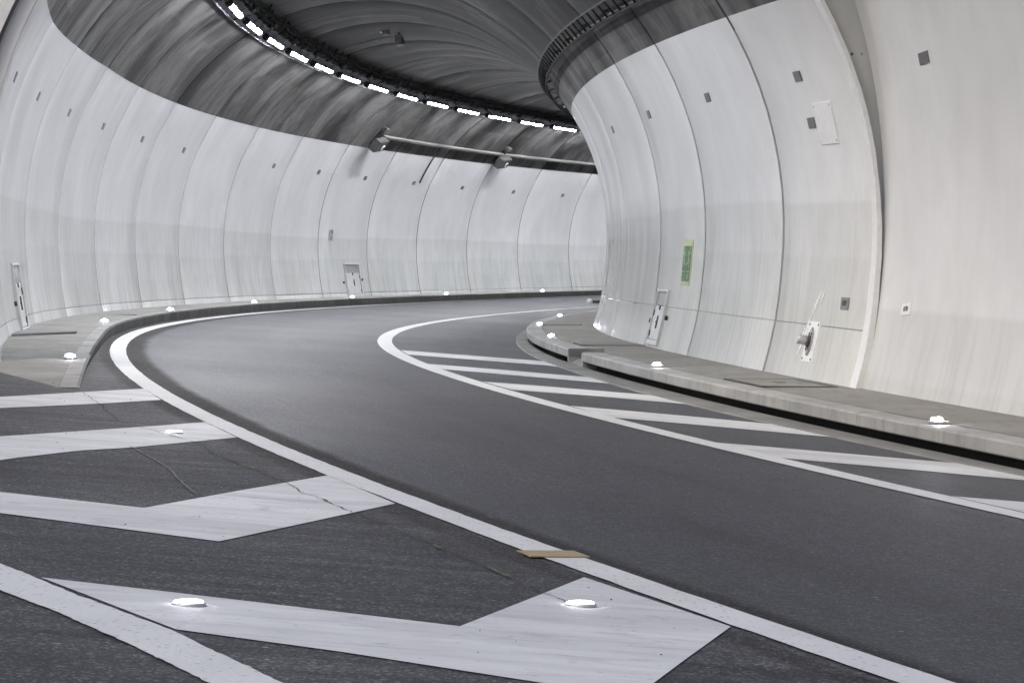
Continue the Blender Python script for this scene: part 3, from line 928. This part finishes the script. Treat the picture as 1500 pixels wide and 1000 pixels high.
mesh_obj('vault_wall', v, f, M['paint_in'], ev, uv=uv, attrs={'zrel': zz, 'phi': [120.0] * len(v), 'ringid': [3.3] * len(v)}, smooth=True)

def ray_to_vault(phi):
    a = math.radians(phi); dr, dz = math.cos(a), math.sin(a)
    ex, ez = RC - VC_R, ZC - VC_Z
    b = ex * dr + ez * dz; c = ex * ex + ez * ez - VR * VR
    return -b + math.sqrt(b * b - c)
def end_face(name, p0, p1, mat, th, inner=0.0, outer=None, n=40):
    v, f, uv, zz = [], [], [], []
    for p in np.linspace(p0, p1, n):
        a = math.radians(p)
        R0 = Rphi(p) + inner; R1 = ray_to_vault(p) + 0.15 if outer is None else Rphi(p) + outer
        for k in range(5):
            R = R0 + (max(R1, R0 + 0.02) - R0) * k / 4
            v.append(pos(RC + R * math.cos(a), th, ZC + R * math.sin(a))); uv.append((R, math.radians(p) * 5)); zz.append(4.5)
    for i in range(n - 1):
        for k in range(4):
            q = i * 5 + k
            f.append((q, q + 1, q + 6, q + 5))
    return mesh_obj(name, v, f, mat, ev, uv=uv, attrs={'zrel': zz, 'phi': [120.0] * len(v), 'ringid': [5.1] * len(v)})
end_face('end_face', 75, 212, M['face'], TH_END - 0.0001, -0.001)
end_face('end_face', -32, 75, M['paint'], TH_END - 0.0001, -0.001)
end_face('head_wall', -32, 75, M['white'], TH_END + 0.0006, 0.185)
end_face('mortar_edge', -32, 75, M['gutter'], TH_END + 0.0003, 0.150, 0.185)
# white lip along the edge of the lining, chipped mortar at its foot
v, f = [], []
for p in np.linspace(140, 208, 60):
    w = 0.045 + 0.03 * max(0, (p - 175) / 33.0) + random.uniform(-0.003, 0.003)
    h = 0.0009 + 0.0006 * max(0, (p - 180) / 28.0)
    for off, dth in ((0.006, -0.0004), (0.006, h), (-w, h * 0.9), (-w - 0.012, -0.0001)):
        v.append(wall(p, TH_END + dth, off))
for i in range(59):
    for k in range(3):
        q = i * 4 + k
        f.append((q, q + 1, q + 5, q + 4))
mesh_obj('edge_lip', v, f, M['white'], ev)

# ------------------------------------------------------------------ wall frames for fittings
def frame(phi, th, off=0.0):
    """matrix: x to the right along the wall, y up the wall, z out of the wall, for someone facing it"""
    o = wall(phi, th, off)
    up = (wall(phi + 2.5, th) - wall(phi - 2.5, th)).normalized()
    tt = (wall(phi, th + 0.003) - wall(phi, th - 0.003)).normalized()
    c = pos(RC, th, ZC)
    n = up.cross(tt).normalized()
    if n.dot(c - o) < 0: n = -n
    if up.z < 0: up = -up
    x = up.cross(n)
    x = tt if tt.dot(x) > 0 else -tt           # level lines follow the climb of the road
    up = n.cross(x)
    return Matrix(((x.x, up.x, n.x, o.x), (x.y, up.y, n.y, o.y), (x.z, up.z, n.z, o.z), (0, 0, 0, 1)))


def text_mesh(body, size, mat, parent, x, y, z, sx=1.0, depth=0.002, name='lettering', align='CENTER'):
    cu = bpy.data.curves.new('lettering_curve', 'FONT')
    cu.body = body; cu.size = size; cu.align_x = align; cu.align_y = 'CENTER'; cu.extrude = depth; cu.resolution_u = 3
    tmp = bpy.data.objects.new('lettering_tmp', cu); COL.objects.link(tmp)
    dg = bpy.context.evaluated_depsgraph_get()
    me = bpy.data.meshes.new_from_object(tmp.evaluated_get(dg))
    bpy.data.objects.remove(tmp); bpy.data.curves.remove(cu)
    me.materials.clear(); me.materials.append(mat)
    me.transform(Matrix.Translation((x, y, z)) @ Matrix.Diagonal((sx, 1, 1, 1)))
    o = bpy.data.objects.new(name, me)
    return link(o, parent)


def hatch(phi, th, w, h, label, lean=0.0, extra=False):
    root = empty('wall_hatch', label, 'hatch door', 'double hatch doors in the tunnel walls', mat=frame(phi, th, 0.0) @ Matrix.Rotation(lean, 4, 'Z'))
    t = 0.05; hv = h * 0.25
    mb = MB()
    for q in ((-w / 2 - t, w / 2 + t, h / 2, h / 2 + 0.035), (-w / 2 - t, -w / 2, -h / 2 - 0.02, h / 2), (w / 2, w / 2 + t, -h / 2 - 0.02, h / 2), (-w / 2, w / 2, -h / 2 - 0.02, -h / 2 + 0.05)):
        mb.box(*q, -0.06, 0.055, 0.006)
    mb.build('frame', M['door'], root)
    MB().box(-w / 2, w / 2, -h / 2 + 0.05, h / 2, -0.05, 0.004).build('recess', M['joint'], root)
    mb = MB(); mb.box(-w / 2 + 0.012, w / 2 - 0.012, h / 2 - hv, h / 2 - 0.012, 0.0, 0.016, 0.003)
    mb.build('vent_panel', M['vent'], root)
    mb = MB()
    for k in range(7): mb.box(-w / 2 + 0.06, w / 2 - 0.06, h / 2 - hv + 0.035 + k * hv * 0.115, h / 2 - hv + 0.035 + k * hv * 0.115 + 0.006, 0.016, 0.022)
    mb.build('vent_slats', M['vent'], root)
    for s in (-1, 1):
        x0, x1 = sorted((s * 0.006, s * (w / 2 - 0.014)))
        d = MB().box(x0, x1, -h / 2 + 0.065, h / 2 - hv - 0.015, 0.0, 0.03, 0.005).build('door_leaf', M['door'], root)
        for yy in (-h / 2 + 0.15, h / 2 - hv - 0.13):
            MB().box(s * (w / 2 - 0.03) - 0.028, s * (w / 2 - 0.03) + 0.028, yy - 0.045, yy + 0.045, 0.03, 0.045, 0.005).build('hinge', M['dark'], d)
        if s > 0:
            MB().box(0.03, 0.055, -0.16, 0.03, 0.03, 0.05, 0.004).box(-0.05, 0.0, -0.08, -0.05, 0.03, 0.05, 0.004).build('handle', M['dark'], d)
        MB().tube([(s * (w / 2 + 0.26), -0.055 * (1 if s < 0 else -0.3), -0.02), (s * (w / 2 + 0.26), -0.055 * (1 if s < 0 else -0.3), 0.045)], 0.034, 10).build('door_stop', M['black'], root)
    MB().box(-0.03, 0.03, h / 2 - hv - 0.075, h / 2 - hv - 0.012, 0.03, 0.046).build('latch', M['dark'], root)
    if extra:
        MB().tube([(-w / 2 - 0.16, 0.22, 0.0), (-w / 2 - 0.16, 0.22, 0.025), (-w / 2 - 0.16, 0.13, 0.03)], 0.014, 8).build('cable_hook', M['dark'], root)
    return root

hatch(-14.0, 1.3655, 1.55, 0.90, 'grey double hatch on the far outer wall between two joints', 0.0)
hatch(-15.2, 1.6768, 1.35, 0.90, 'narrow looking hatch at the left edge of the photo above the pavement')
hatch(-161.8 + 360, 1.6572, 1.05, 0.78, 'white double hatch in the right inner wall below the green sign', 0.0, True)

# green emergency exit sign
sg = empty('exit_sign', 'green emergency exit sign with two running figures on the right wall', 'exit sign', mat=frame(188.2, 1.6717, 0.0))
W, H = 0.78, 0.64
MB().box(-W / 2, W / 2, -H / 2, H / 2, -0.01, 0.016, 0.004).build('plate', M['pale'], sg)
MB().box(-W / 2 + 0.05, W / 2 - 0.05, -H / 2 + 0.055, H / 2 - 0.085, 0.0165, 0.020).build('green_field', M['green'], sg)


def runner(s, x0, y0):
    mb = MB()
    def limb(a, b, w):
        a, b = Vector((a[0] * s, a[1], 0)), Vector((b[0] * s, b[1], 0)); d = (b - a).normalized(); n = Vector((-d.y, d.x, 0)) * w
        q = [a - n, b - n * 0.8, b + n * 0.8, a + n]
        if s < 0: q = q[::-1]
        mb.prism([(p.x + x0, p.y + y0) for p in q], 0.0205, 0.0235)
    c = [(x0 + s * 0.045 + 0.024 * math.cos(k * math.pi / 5), y0 + 0.155 + 0.03 * math.sin(k * math.pi / 5)) for k in range(10)]
    mb.prism(c, 0.0205, 0.0235)
    limb((0.03, 0.115), (0.0, 0.0), 0.028)
    limb((0.03, 0.11), (0.085, 0.07), 0.012); limb((0.085, 0.07), (0.12, 0.10), 0.011)
    limb((0.025, 0.11), (-0.05, 0.10), 0.012); limb((-0.05, 0.10), (-0.075, 0.05), 0.011)
    limb((0.0, 0.01), (0.07, -0.035), 0.017); limb((0.07, -0.035), (0.055, -0.12), 0.014)
    limb((0.0, 0.01), (-0.045, -0.06), 0.017); limb((-0.045, -0.06), (-0.115, -0.075), 0.014)
    return mb
runner(-1, -0.18, 0.05).build('running_figure', M['pale'], sg)
runner(1, 0.18, 0.05).build('running_figure', M['pale'], sg)
for s in (-1, 1):
    mb = MB()
    x = s * 0.185
    arrow = [(x - s * 0.12, -0.12), (x - s * 0.12, -0.13), (x + s * 0.07, -0.13), (x + s * 0.07, -0.145), (x + s * 0.13, -0.125), (x + s * 0.07, -0.105), (x + s * 0.07, -0.12)]
    mb.prism(arrow if s < 0 else arrow[::-1], 0.0205, 0.0235)
    mb.build('arrow', M['pale'], sg)
text_mesh('230', 0.105, M['pale'], sg, -0.18, -0.205, 0.0215, 1.25)
text_mesh('70', 0.105, M['pale'], sg, 0.18, -0.205, 0.0215, 1.25)

# pipe connection on its white plate
pp_ = empty('pipe_plate', 'white bolted plate with a capped pipe stub low on the right wall', 'wall fitting', mat=frame(198.4, 1.7328, 0.0))
MB().box(-0.22, 0.22, -0.235, 0.235, -0.01, 0.014, 0.003).build('back_plate', M['white'], pp_)
mb = MB(); mb.prism([(0, 0.165), (-0.07, 0.10), (-0.10, 0.0), (-0.07, -0.10), (0, -0.165), (0.07, -0.10), (0.10, 0.0), (0.07, 0.10)], 0.014, 0.034); mb.build('flange', M['grey'], pp_)
MB().tube([(0, 0, 0.03), (0, 0, 0.05)], 0.075, 16).build('collar', M['dark'], pp_)
MB().tube([(0, 0, 0.04), (0, 0, 0.16), (0, 0, 0.172)], [0.055, 0.055, 0.045], 16).build('pipe_stub', M['galv'], pp_)
for x, y in ((-0.18, 0.2), (0.18, 0.2), (-0.18, -0.2), (0.18, -0.2), (-0.045, 0.09), (0.045, 0.09), (-0.045, -0.09), (0.045, -0.09)):
    MB().tube([(x, y, 0.012), (x, y, 0.022 if abs(y) > 0.15 else 0.044)], 0.012, 6).build('bolt', M['dark'], pp_)

for i, (p0, p1, t0, t1, w) in enumerate(((191.2, 195.2, 1.7335, 1.7310, 0.035), (190.6, 193.6, 1.7350, 1.7330, 0.025), (195.0, 198.6, 1.7308, 1.7300, 0.05), (196.5, 200.5, 1.7296, 1.7292, 0.03))):
    n = 16
    v = []
    for k in range(n + 1):
        u = k / n
        ph = p0 + (p1 - p0) * u; th = t0 + (t1 - t0) * u + random.uniform(-0.0002, 0.0002)
        ww = w * (0.4 + 0.9 * math.sin(math.pi * u)) * random.uniform(0.7, 1.2) / 131.0
        v += [wall(ph, th - ww, 0.0025), wall(ph, th + ww, 0.0025)]
    mesh_obj('paint_run', v, [(2 * k, 2 * k + 1, 2 * k + 3, 2 * k + 2) for k in range(n)], M['white'], lining)

# number plates
def number_plate(phi, th, w, h, base, ink, rows, label, size, m=None):
    r = empty('number_plate', label, 'number plate', mat=frame(phi, th) if m is None else m)
    MB().box(-w / 2, w / 2, -h / 2, h / 2, -0.008, 0.010, 0.002).build('plate', M[base], r)
    for i, s in enumerate(rows):
        text_mesh(s, size, M[ink], r, 0, (len(rows) - 1) * size * 0.5 - i * size, 0.0115, 1.25)
    return r
number_plate(-167.2 + 360, 1.7411, 0.30, 0.135, 'plate', 'ink', ['070'], 'small dark grey number plate on the right wall beside the step', 0.085)
number_plate(1.3, 1.3808, 0.5, 0.30, 'vent', 'ink', ['10', '71'], 'faded two row number panel on the far outer wall above the hatch', 0.18)
# on the near vault
def vframe(px_r, th, z):
    a = math.atan2(z - VC_Z, px_r - VC_R)
    o = vault(math.degrees(a), th)
    er = Vector((-math.sin(th), math.cos(th), 0)); ez = Vector((0, 0, 1))
    n = -(er * math.cos(a) + ez * math.sin(a)); up = -(-er * math.sin(a) + ez * math.cos(a)); x = up.cross(n)
    return Matrix(((x.x, up.x, n.x, o.x), (x.y, up.y, n.y, o.y), (x.z, up.z, n.z, o.z), (0, 0, 0, 1)))
VFR = {}
number_plate(0, 0, 0.30, 0.125, 'white', 'ink', ['070'], 'small white number plate on the near right wall', 0.075, vframe(131.38, 1.7560, 2.285))

# grey plates in a row along each wall
gl = 'grey plates along the outer wall'; grr = 'grey plates along the inner wall'
plate_me = MB().box(-0.14, 0.14, -0.062, 0.062, -0.004, 0.014, 0.003).build('wall_plate', M['reflector'])
first = plate_me
ordn = ['first', 'second', 'third', 'fourth', 'fifth', 'sixth', 'seventh', 'eighth', 'ninth', 'tenth', 'eleventh', 'twelfth', 'thirteenth', 'fourteenth', 'fifteenth', 'sixteenth', 'seventeenth', 'eighteenth']
LP = [(15.7, 1.752 - 0.004), (17.69, 1.718), (19.17, 1.6738), (20.09, 1.6331), (20.73, 1.5952), (21.03, 1.556), (21.23, 1.5172), (22.04, 1.4396), (22.33, 1.4026), (22.32, 1.3651), (22.57, 1.3268), (22.51, 1.289), (22.55, 1.2496), (22.56, 1.2122)]
def copy_thing(o, mat, label, group):
    c = o.copy(); COL.objects.link(c); c.matrix_world = mat; c['label'] = label; c['group'] = group; c['category'] = o.get('category', '')
    for ch in o.children:
        d = ch.copy(); COL.objects.link(d); d.parent = c
        for g in ch.children:
            e = g.copy(); COL.objects.link(e); e.parent = d
    return c
first['category'] = 'wall plate'
LP = LP[1:]
for i, (ph, th) in enumerate(LP):
    lb = f'small grey plate on the outer wall, {ordn[i]} of its row from the left'
    if i == 0:
        first.matrix_world = frame(ph, th); first['label'] = lb; first['group'] = gl
    else: copy_thing(first, frame(ph, th), lb, gl)
RPs = [(161.1, 1.7329, 'small grey plate on the right wall, upper left of the flat rectangular cover'), (167.9, 1.7329, 'small grey plate on the right wall touching the flat white rectangular cover'),
       (161.17, 1.6956, 'small grey plate high on the right wall between the two strongest joints'), (161.1, 1.6574, 'small grey plate high on the inner wall above the green sign'), (161.0, 1.6174, 'faint grey plate nearest the inner wall bend')]
for ph, th, lb in RPs: copy_thing(first, frame(ph, th), lb, grr)
copy_thing(first, vframe(131.43, 1.7614, 4.854), 'single grey plate high on the near right wall beyond the step', grr)

# flat white cover plate beside them
cp = empty('wall_cover', 'flat white rectangular cover flush on the right wall beside a grey plate', 'wall cover', mat=frame(168.2, 1.7375, 0.0))
MB().box(-0.36, 0.36, -0.24, 0.24, -0.04, 0.022, 0.004).build('cover_panel', M['white'], cp)
for x, y in ((-0.32, 0.2), (0.32, 0.2), (-0.32, -0.2), (0.32, -0.2)): MB().tube([(x, y, 0.02), (x, y, 0.027)], 0.012, 6).build('screw', M['grey'], cp)

# ------------------------------------------------------------------ lamps along the crown
LR, LZ, L0, LD = 138.2373, 7.1591, 1.58685, 0.0273919
def lamp_mat(k):
    th = L0 - LD * k
    o = pos(LR, th, LZ)
    t = (pos(LR, th - 0.004, LZ) - pos(LR, th + 0.004, LZ)).normalized()      # towards the far end
    a = math.radians(60.7)
    er = Vector((-math.sin(th), math.cos(th), 0))
    up = (er * math.cos(a) + Vector((0, 0, 1)) * math.sin(a)); up = (up - t * up.dot(t)).normalized()
    s = t.cross(up)
    return Matrix(((t.x, s.x, up.x, o.x), (t.y, s.y, up.y, o.y), (t.z, s.z, up.z, o.z), (0, 0, 0, 1)))
GLAMP = 'tube lamps in one row along the crown'
SHIELD0 = 0.0
_m = lamp_mat(0); _in = (_m.to_3x3() @ Vector((0, 1, 0))).dot(pos(RC - 4, L0, LZ) - pos(LR, L0, LZ))
SHIELD0 = -25.0 if _in > 0 else 0.0
lamp = empty('tube_lamp', 'x', 'tunnel lamp', GLAMP, mat=lamp_mat(0))
for s in (-1, 1):
    x0, x1 = sorted((s * 0.06, s * 1.27))
    MB().tube([(x0, 0, 0), (x1, 0, 0)], 0.043, 14).build('tube', M['tube'], lamp)
    hv, hf = [], []  # shell added over each tube to keep its light off tray and crown
    for x in (x0, x1):
        for kk in range(9):
            a = math.radians(SHIELD0 + 25.6 * kk)
            hv += [(x, 0.050 * math.cos(a), 0.050 * math.sin(a)), (x, 0.060 * math.cos(a), 0.060 * math.sin(a))]
    for kk in range(8):
        q = 2 * kk
        hf += [(q, q + 2, q + 20, q + 18), (q + 1, q + 19, q + 21, q + 3), (q, q + 1, q + 3, q + 2), (q + 18, q + 20, q + 21, q + 19)]
    hf += [(0, 18, 19, 1), (16, 17, 35, 34)]
    mesh_obj('housing', hv, hf, M['dark'], lamp)
    MB().tube([(s * 1.27, 0, 0), (s * 1.29, 0, 0), (s * 1.37, 0, 0), (s * 1.40, 0, 0)], [0.055, 0.074, 0.074, 0.045], 14).build('end_cap', M['black'], lamp)
    MB().box(s * 0.75 - 0.025, s * 0.75 + 0.025, -0.03, 0.03, 0.055, 0.20).box(s * 0.75 - 0.05, s * 0.75 + 0.05, -0.05, 0.05, 0.19, 0.215).build('bracket', M['dark'], lamp)
MB().tube([(-0.075, 0, 0), (-0.065, 0, 0), (0.065, 0, 0), (0.075, 0, 0)], [0.050, 0.060, 0.060, 0.050], 14).build('collar', M['dark'], lamp)
MB().tube([(-1.40, 0, 0.02), (-1.46, -0.05, 0.06), (-1.50, -0.12, 0.10), (-1.52, -0.2, 0.12)], 0.014, 6).build('lead', M['black'], lamp)
lamp['label'] = 'lit tube lamp on the crown, first of the row at the top edge'
for k in range(1, 13):
    copy_thing(lamp, lamp_mat(k), f'lit tube lamp on the crown, {ordn[k]} of the row from top left' if k < 12 else 'lit tube lamp on the crown, last before the inner wall hides them', GLAMP)
for k in (-1, -2, -3, -4, -5, 13, 14, 15, 16, 17, 18, 20, 22):
    copy_thing(lamp, lamp_mat(k), 'lit tube lamp of the crown row, beyond what the photo shows', GLAMP)

# galvanised tray beside the lamps, with soot black cables and hangers on its inner side
tray = empty('cable_tray', 'long pale tray with black cables running beside the crown lamps', 'cable tray')
tt = list(np.arange(1.0, TH_END - 0.002, 0.006))
v, f = [], []
PR = [(57.9, 0.055), (57.9, 0.105), (58.2, 0.105), (58.2, 0.09), (62.5, 0.115), (62.5, 0.15), (62.9, 0.15), (62.9, 0.06)]
for th in tt: v += [wall(p, th, o_) for p, o_ in PR]
n = len(PR)
for i in range(len(tt) - 1):
    for j in range(n - 1):
        f.append((i * n + j, i * n + j + 1, (i + 1) * n + j + 1, (i + 1) * n + j))
mesh_obj('tray_channel', v, f, M['tray'], tray)
mb = MB()
for th in np.arange(1.02, TH_END - 0.003, LD / 3):
    q = [wall(58.3, th, 0.096), wall(62.4, th, 0.121), wall(62.4, th - 0.00025, 0.121), wall(58.3, th - 0.00025, 0.096)]
    q2 = [wall(58.3, th, 0.120), wall(62.4, th, 0.143), wall(62.4, th - 0.00025, 0.143), wall(58.3, th - 0.00025, 0.120)]
    mb.add(q + q2, [(0, 1, 2, 3), (7, 6, 5, 4), (0, 4, 5, 1), (1, 5, 6, 2), (2, 6, 7, 3), (3, 7, 4, 0)])
ts = mb.build('tray_rungs', M['grey'], tray); ts['kind'] = 'stuff'
for ph, off, rad in ((63.5, 0.08, 0.028), (64.1, 0.12, 0.022), (64.7, 0.06, 0.03), (65.4, 0.09, 0.02), (66.0, 0.05, 0.024)):
    pts = [wall(ph + random.uniform(-0.12, 0.12), th, off + random.uniform(-0.02, 0.03)) for th in np.arange(1.02, TH_END - 0.003, 0.0035)]
    MB().tube(pts, rad, 6).build('cable', M['sooty'], tray)
mb = MB()
for k in range(int((TH_END - 0.01 - 1.02) / (LD / 4))):
    th = 1.02 + k * LD / 4
    p0 = random.uniform(65.2, 67.6)
    mb.tube([wall(62.6, th, 0.14), wall((62.6 + p0) / 2, th, 0.16 + random.uniform(-0.02, 0.05)), wall(p0, th, -0.005)], 0.012 + 0.006 * (k % 2), 5)
    if k % 4 == 1: mb.tube([wall(63.5, th, 0.2), wall(65.0, th + 0.0012, 0.23)], 0.05, 6)
hg = mb.build('hangers', M['sooty'], tray); hg['kind'] = 'stuff'

# dark cable ladder on the inner haunch
lad = empty('cable_ladder', 'dark cable ladder curving along the inner edge of the crown', 'cable ladder')
PL = 140.4
lt = list(np.arange(1.02, TH_END - 0.002, 0.006))
for dphi in (-1.6, 1.6):
    MB().tube([wall(PL + dphi, th, 0.16) for th in lt], 0.014 if dphi < 0 else 0.02, 6).build('rail', M['spk'] if dphi < 0 else M['sooty'], lad)
rung_me = None
base_r = None
cnt = 0
for th in np.arange(1.40, TH_END - 0.004, 0.0048):
    o = MB().tube([wall(PL - 1.6, th, 0.16), wall(PL + 1.6, th, 0.16)], 0.018, 6).build('rung', M['sooty'], lad); cnt += 1
mb = MB()
for th in np.arange(1.40, TH_END - 0.004, 0.0208):
    mb.tube([wall(PL, th, 0.16), wall(PL + 0.5, th, -0.01)], 0.022, 6)
mb.build('ladder_hangers', M['dark'], lad)
MB().tube([wall(PL + 1.2, th, 0.13 + random.uniform(-0.01, 0.01)) for th in lt], 0.02, 6).build('cable', M['black'], lad)

# conduit with two loudspeaker boxes on the outer wall
cd = empty('wall_conduit', 'long straight grey conduit along the paint edge of the far wall', 'conduit')
ct = list(np.arange(1.02, 1.3725, 0.005)) + [1.3725]
v, f = [], []
PR = [(39.15, 0.02), (39.15, 0.12), (40.0, 0.12), (40.0, 0.02)]
for th in ct: v += [wall(p, th, o_) for p, o_ in PR]
for i in range(len(ct) - 1):
    for j in range(4):
        f.append((i * 4 + j, i * 4 + (j + 1) % 4, (i + 1) * 4 + (j + 1) % 4, (i + 1) * 4 + j))
f.append((len(v) - 4, len(v) - 3, len(v) - 2, len(v) - 1))
mesh_obj('channel', v, f, M['duct'], cd)
MB().tube([wall(p, 1.3236, 0.05) for p in np.linspace(39.4, 22.9, 14)], 0.026, 8).build('drop_pipe', M['dark'], cd)

def speaker(th, label):
    r = empty('speaker_box', label, 'loudspeaker', 'boxes hung on the wall conduit', mat=frame(37.0, th, 0.0))
    R45 = Matrix.Rotation(math.radians(6), 4, 'Z')
    mb = MB(); mb.box(-0.42, 0.42, -0.20, 0.16, 0.08, 0.30, 0.02); mb.v = [R45 @ p for p in mb.v]; b = mb.build('housing', M['spk'], r)
    mb = MB(); mb.tube([(0.14, -0.05, 0.295), (0.14, -0.05, 0.33)], 0.085, 14); mb.v = [R45 @ p for p in mb.v]; mb.build('horn_rim', M['white'], b)
    mb = MB(); mb.tube([(0.14, -0.05, 0.32), (0.14, -0.05, 0.336)], 0.06, 14); mb.v = [R45 @ p for p in mb.v]; mb.build('horn', M['black'], b)
    MB().box(-0.06, 0.06, -0.1, 0.40, -0.01, 0.11, 0.01).box(-0.2, 0.2, -0.12, -0.05, -0.01, 0.12).build('bracket', M['dark'], r)
    MB().box(-0.16, 0.22, 0.36, 0.50, 0.02, 0.15, 0.015).build('junction_box', M['spk'], r)
    return r
speaker(1.3752, 'grey speaker box at the left end of the wall conduit')
speaker(1.2745, 'grey speaker box on the conduit nearer the inner wall')

# camera hanging from the crown with its conduit
cc = empty('ceiling_camera', 'small dark camera hanging from the sooty crown', 'camera', mat=frame(84.5, 1.4835, 0.0))
MB().box(-0.4, 0.4, -0.20, -0.165, 0.0, 0.03, 0.005).build('mounting_rail', M['galv'], cc)
MB().box(-0.35, -0.05, -0.16, 0.0, 0.0, 0.08, 0.01).build('junction_box', M['spk'], cc)
b = MB().tube([(0.1, 0.17, 0.02), (0.1, 0.17, 0.16)], 0.03, 8).box(-0.15, 0.35, 0.08, 0.26, 0.16, 0.32, 0.015).build('camera_body', M['black'], cc)
MB().tube([(0.35, 0.17, 0.24), (0.42, 0.17, 0.24)], 0.05, 10).build('lens', M['black'], b)
MB().box(-0.15, 0.25, 0.09, 0.25, 0.10, 0.15, 0.01).build('sun_shield', M['spk'], cc)
v = [wall(p, 1.4755, 0.03) for p in np.linspace(66, 82.5, 10)]
MB().tube(v, 0.012, 6).build('crown_conduit', M['duct'])
o = bpy.data.objects['crown_conduit']; tag(o, 'thin pale conduit leading across the crown to the camera', 'conduit')

# white dome that peeps out behind the inner bend
dm = empty('reflector_dome', 'small white dome peeping out behind the bend of the inner wall', 'dome', mat=Matrix.Translation(pos(131.76, 1.523, 1.84)))
mb = MB()
mb.tube([(0, 0, -0.066 + 0.132 * (1 - math.cos(math.pi * k / 8)) / 2) for k in range(9)], [0.002] + [0.066 * math.sin(math.pi * k / 8) for k in range(1, 8)] + [0.002], 14)
mb.build('dome', M['white'], dm)
a_ = pos(131.45, 1.523, 1.84) - pos(131.76, 1.523, 1.84)
MB().tube([a_ * 0.12, a_ * 0.5, a_], 0.03, 8).build('arm', M['dark'], dm)

# ------------------------------------------------------------------ kerb lamps and road studs
def kerb_lamp(r, th, z, label, s):
    o = pos(r, th, z)
    t = (pos(r, th + 0.001, z) - pos(r, th - 0.001, z)).normalized()   # towards the camera side
    up = Vector((0, 0, 1)); up = (up - t * t.z).normalized(); x = t.cross(up)
    m = Matrix(((x.x, t.x, up.x, o.x), (x.y, t.y, up.y, o.y), (x.z, t.z, up.z, o.z), (0, 0, 0, 1)))
    rt = empty('kerb_lamp', label, 'kerb lamp', 'guide lamps set along the kerbs', mat=m)
    MB().box(-0.075, 0.075, -0.09, 0.05, -0.012, 0.014, 0.005).build('base', M['galv'], rt)
    mb = MB(); mb.tube([(0, 0, 0.010), (0, 0, 0.024), (0, 0, 0.040), (0, 0, 0.048)], [0.038, 0.036, 0.025, 0.008], 14); mb.build('lens', M['kerb_led'], rt)
    MB().box(-0.055, 0.055, -0.085, -0.05, 0.012, 0.045, 0.006).build('hood', M['galv'], rt)
OK = [(139.903, 1.7435), (139.724, 1.6495), (139.661, 1.5674), (139.70, 1.4814), (139.72, 1.3945), (139.72, 1.3172), (139.70, 1.2416)]
OL = ['lit kerb lamp at left on the near end of the outer kerb', 'lit kerb lamp on the outer kerb where the white line bends tightest', 'lit kerb lamp on the outer kerb, third from the left',
      'lit kerb lamp on the outer kerb between the bend and the far hatch', 'lit kerb lamp at the foot of the far hatch', 'lit kerb lamp on the far kerb, right of the far hatch', 'lit kerb lamp on the far kerb, last before the inner wall']
for (r, th), lb in zip(OK, OL): kerb_lamp(r, th, zr(ok_r(th)) + ok_h(th) + 0.012, lb, 1)
IK = [(132.72, 1.5478), (132.72, 1.4766), (132.72, 1.6178), (132.74, 1.7112), (132.74, 1.7917)]
IL = ['lit kerb lamp at the tip of the inner pavement nose', 'lit kerb lamp farthest back on the inner kerb behind the nose', 'lit kerb lamp on the inner kerb just before the drain inlet',
      'lit kerb lamp on the inner kerb below the green sign', 'lit kerb lamp on the near right kerb beyond the step']
for (r, th), lb in zip(IK, IL): kerb_lamp(r, th, IN_TOP + 0.012, lb, 1)
SL = ['lit road stud in the upper left white stripe', 'lit road stud in the left arm of the front chevron', 'lit road stud in the right arm of the front chevron']
for (x, y), lb in zip(D['studs'], SL):
    z = road_z(x, y)
    rt = empty('road_stud', lb, 'road stud', 'lit studs set in the gore', mat=Matrix.Translation((x, y, z)))
    mb = MB(); mb.tube([(0, 0, 0.0), (0, 0, 0.009), (0, 0, 0.013)], [0.064, 0.062, 0.056], 20); mb.build('rim', M['galv'], rt)
    mb = MB(); mb.tube([(0, 0, 0.010), (0, 0, 0.019), (0, 0, 0.023)], [0.054, 0.052, 0.034], 18); mb.build('lens', M['stud_led'], rt)

# tan board strip lying across the edge line
tp = D['tape']
v = [(x, y, road_z(x, y) + 0.008) for x, y in tp] + [(x, y, road_z(x, y) + 0.013) for x, y in tp]
o = mesh_obj('board_strip', v, [(3, 2, 1, 0), (4, 5, 6, 7), (0, 1, 5, 4), (1, 2, 6, 5), (2, 3, 7, 6), (3, 0, 4, 7)], M['tape'])
bm = bmesh.new(); bm.from_mesh(o.data); bmesh.ops.recalc_face_normals(bm, faces=bm.faces); bm.to_mesh(o.data); bm.free()
tag(o, 'tan strip lying across the white edge line in front', 'strip')

bpy.context.view_layer.update()
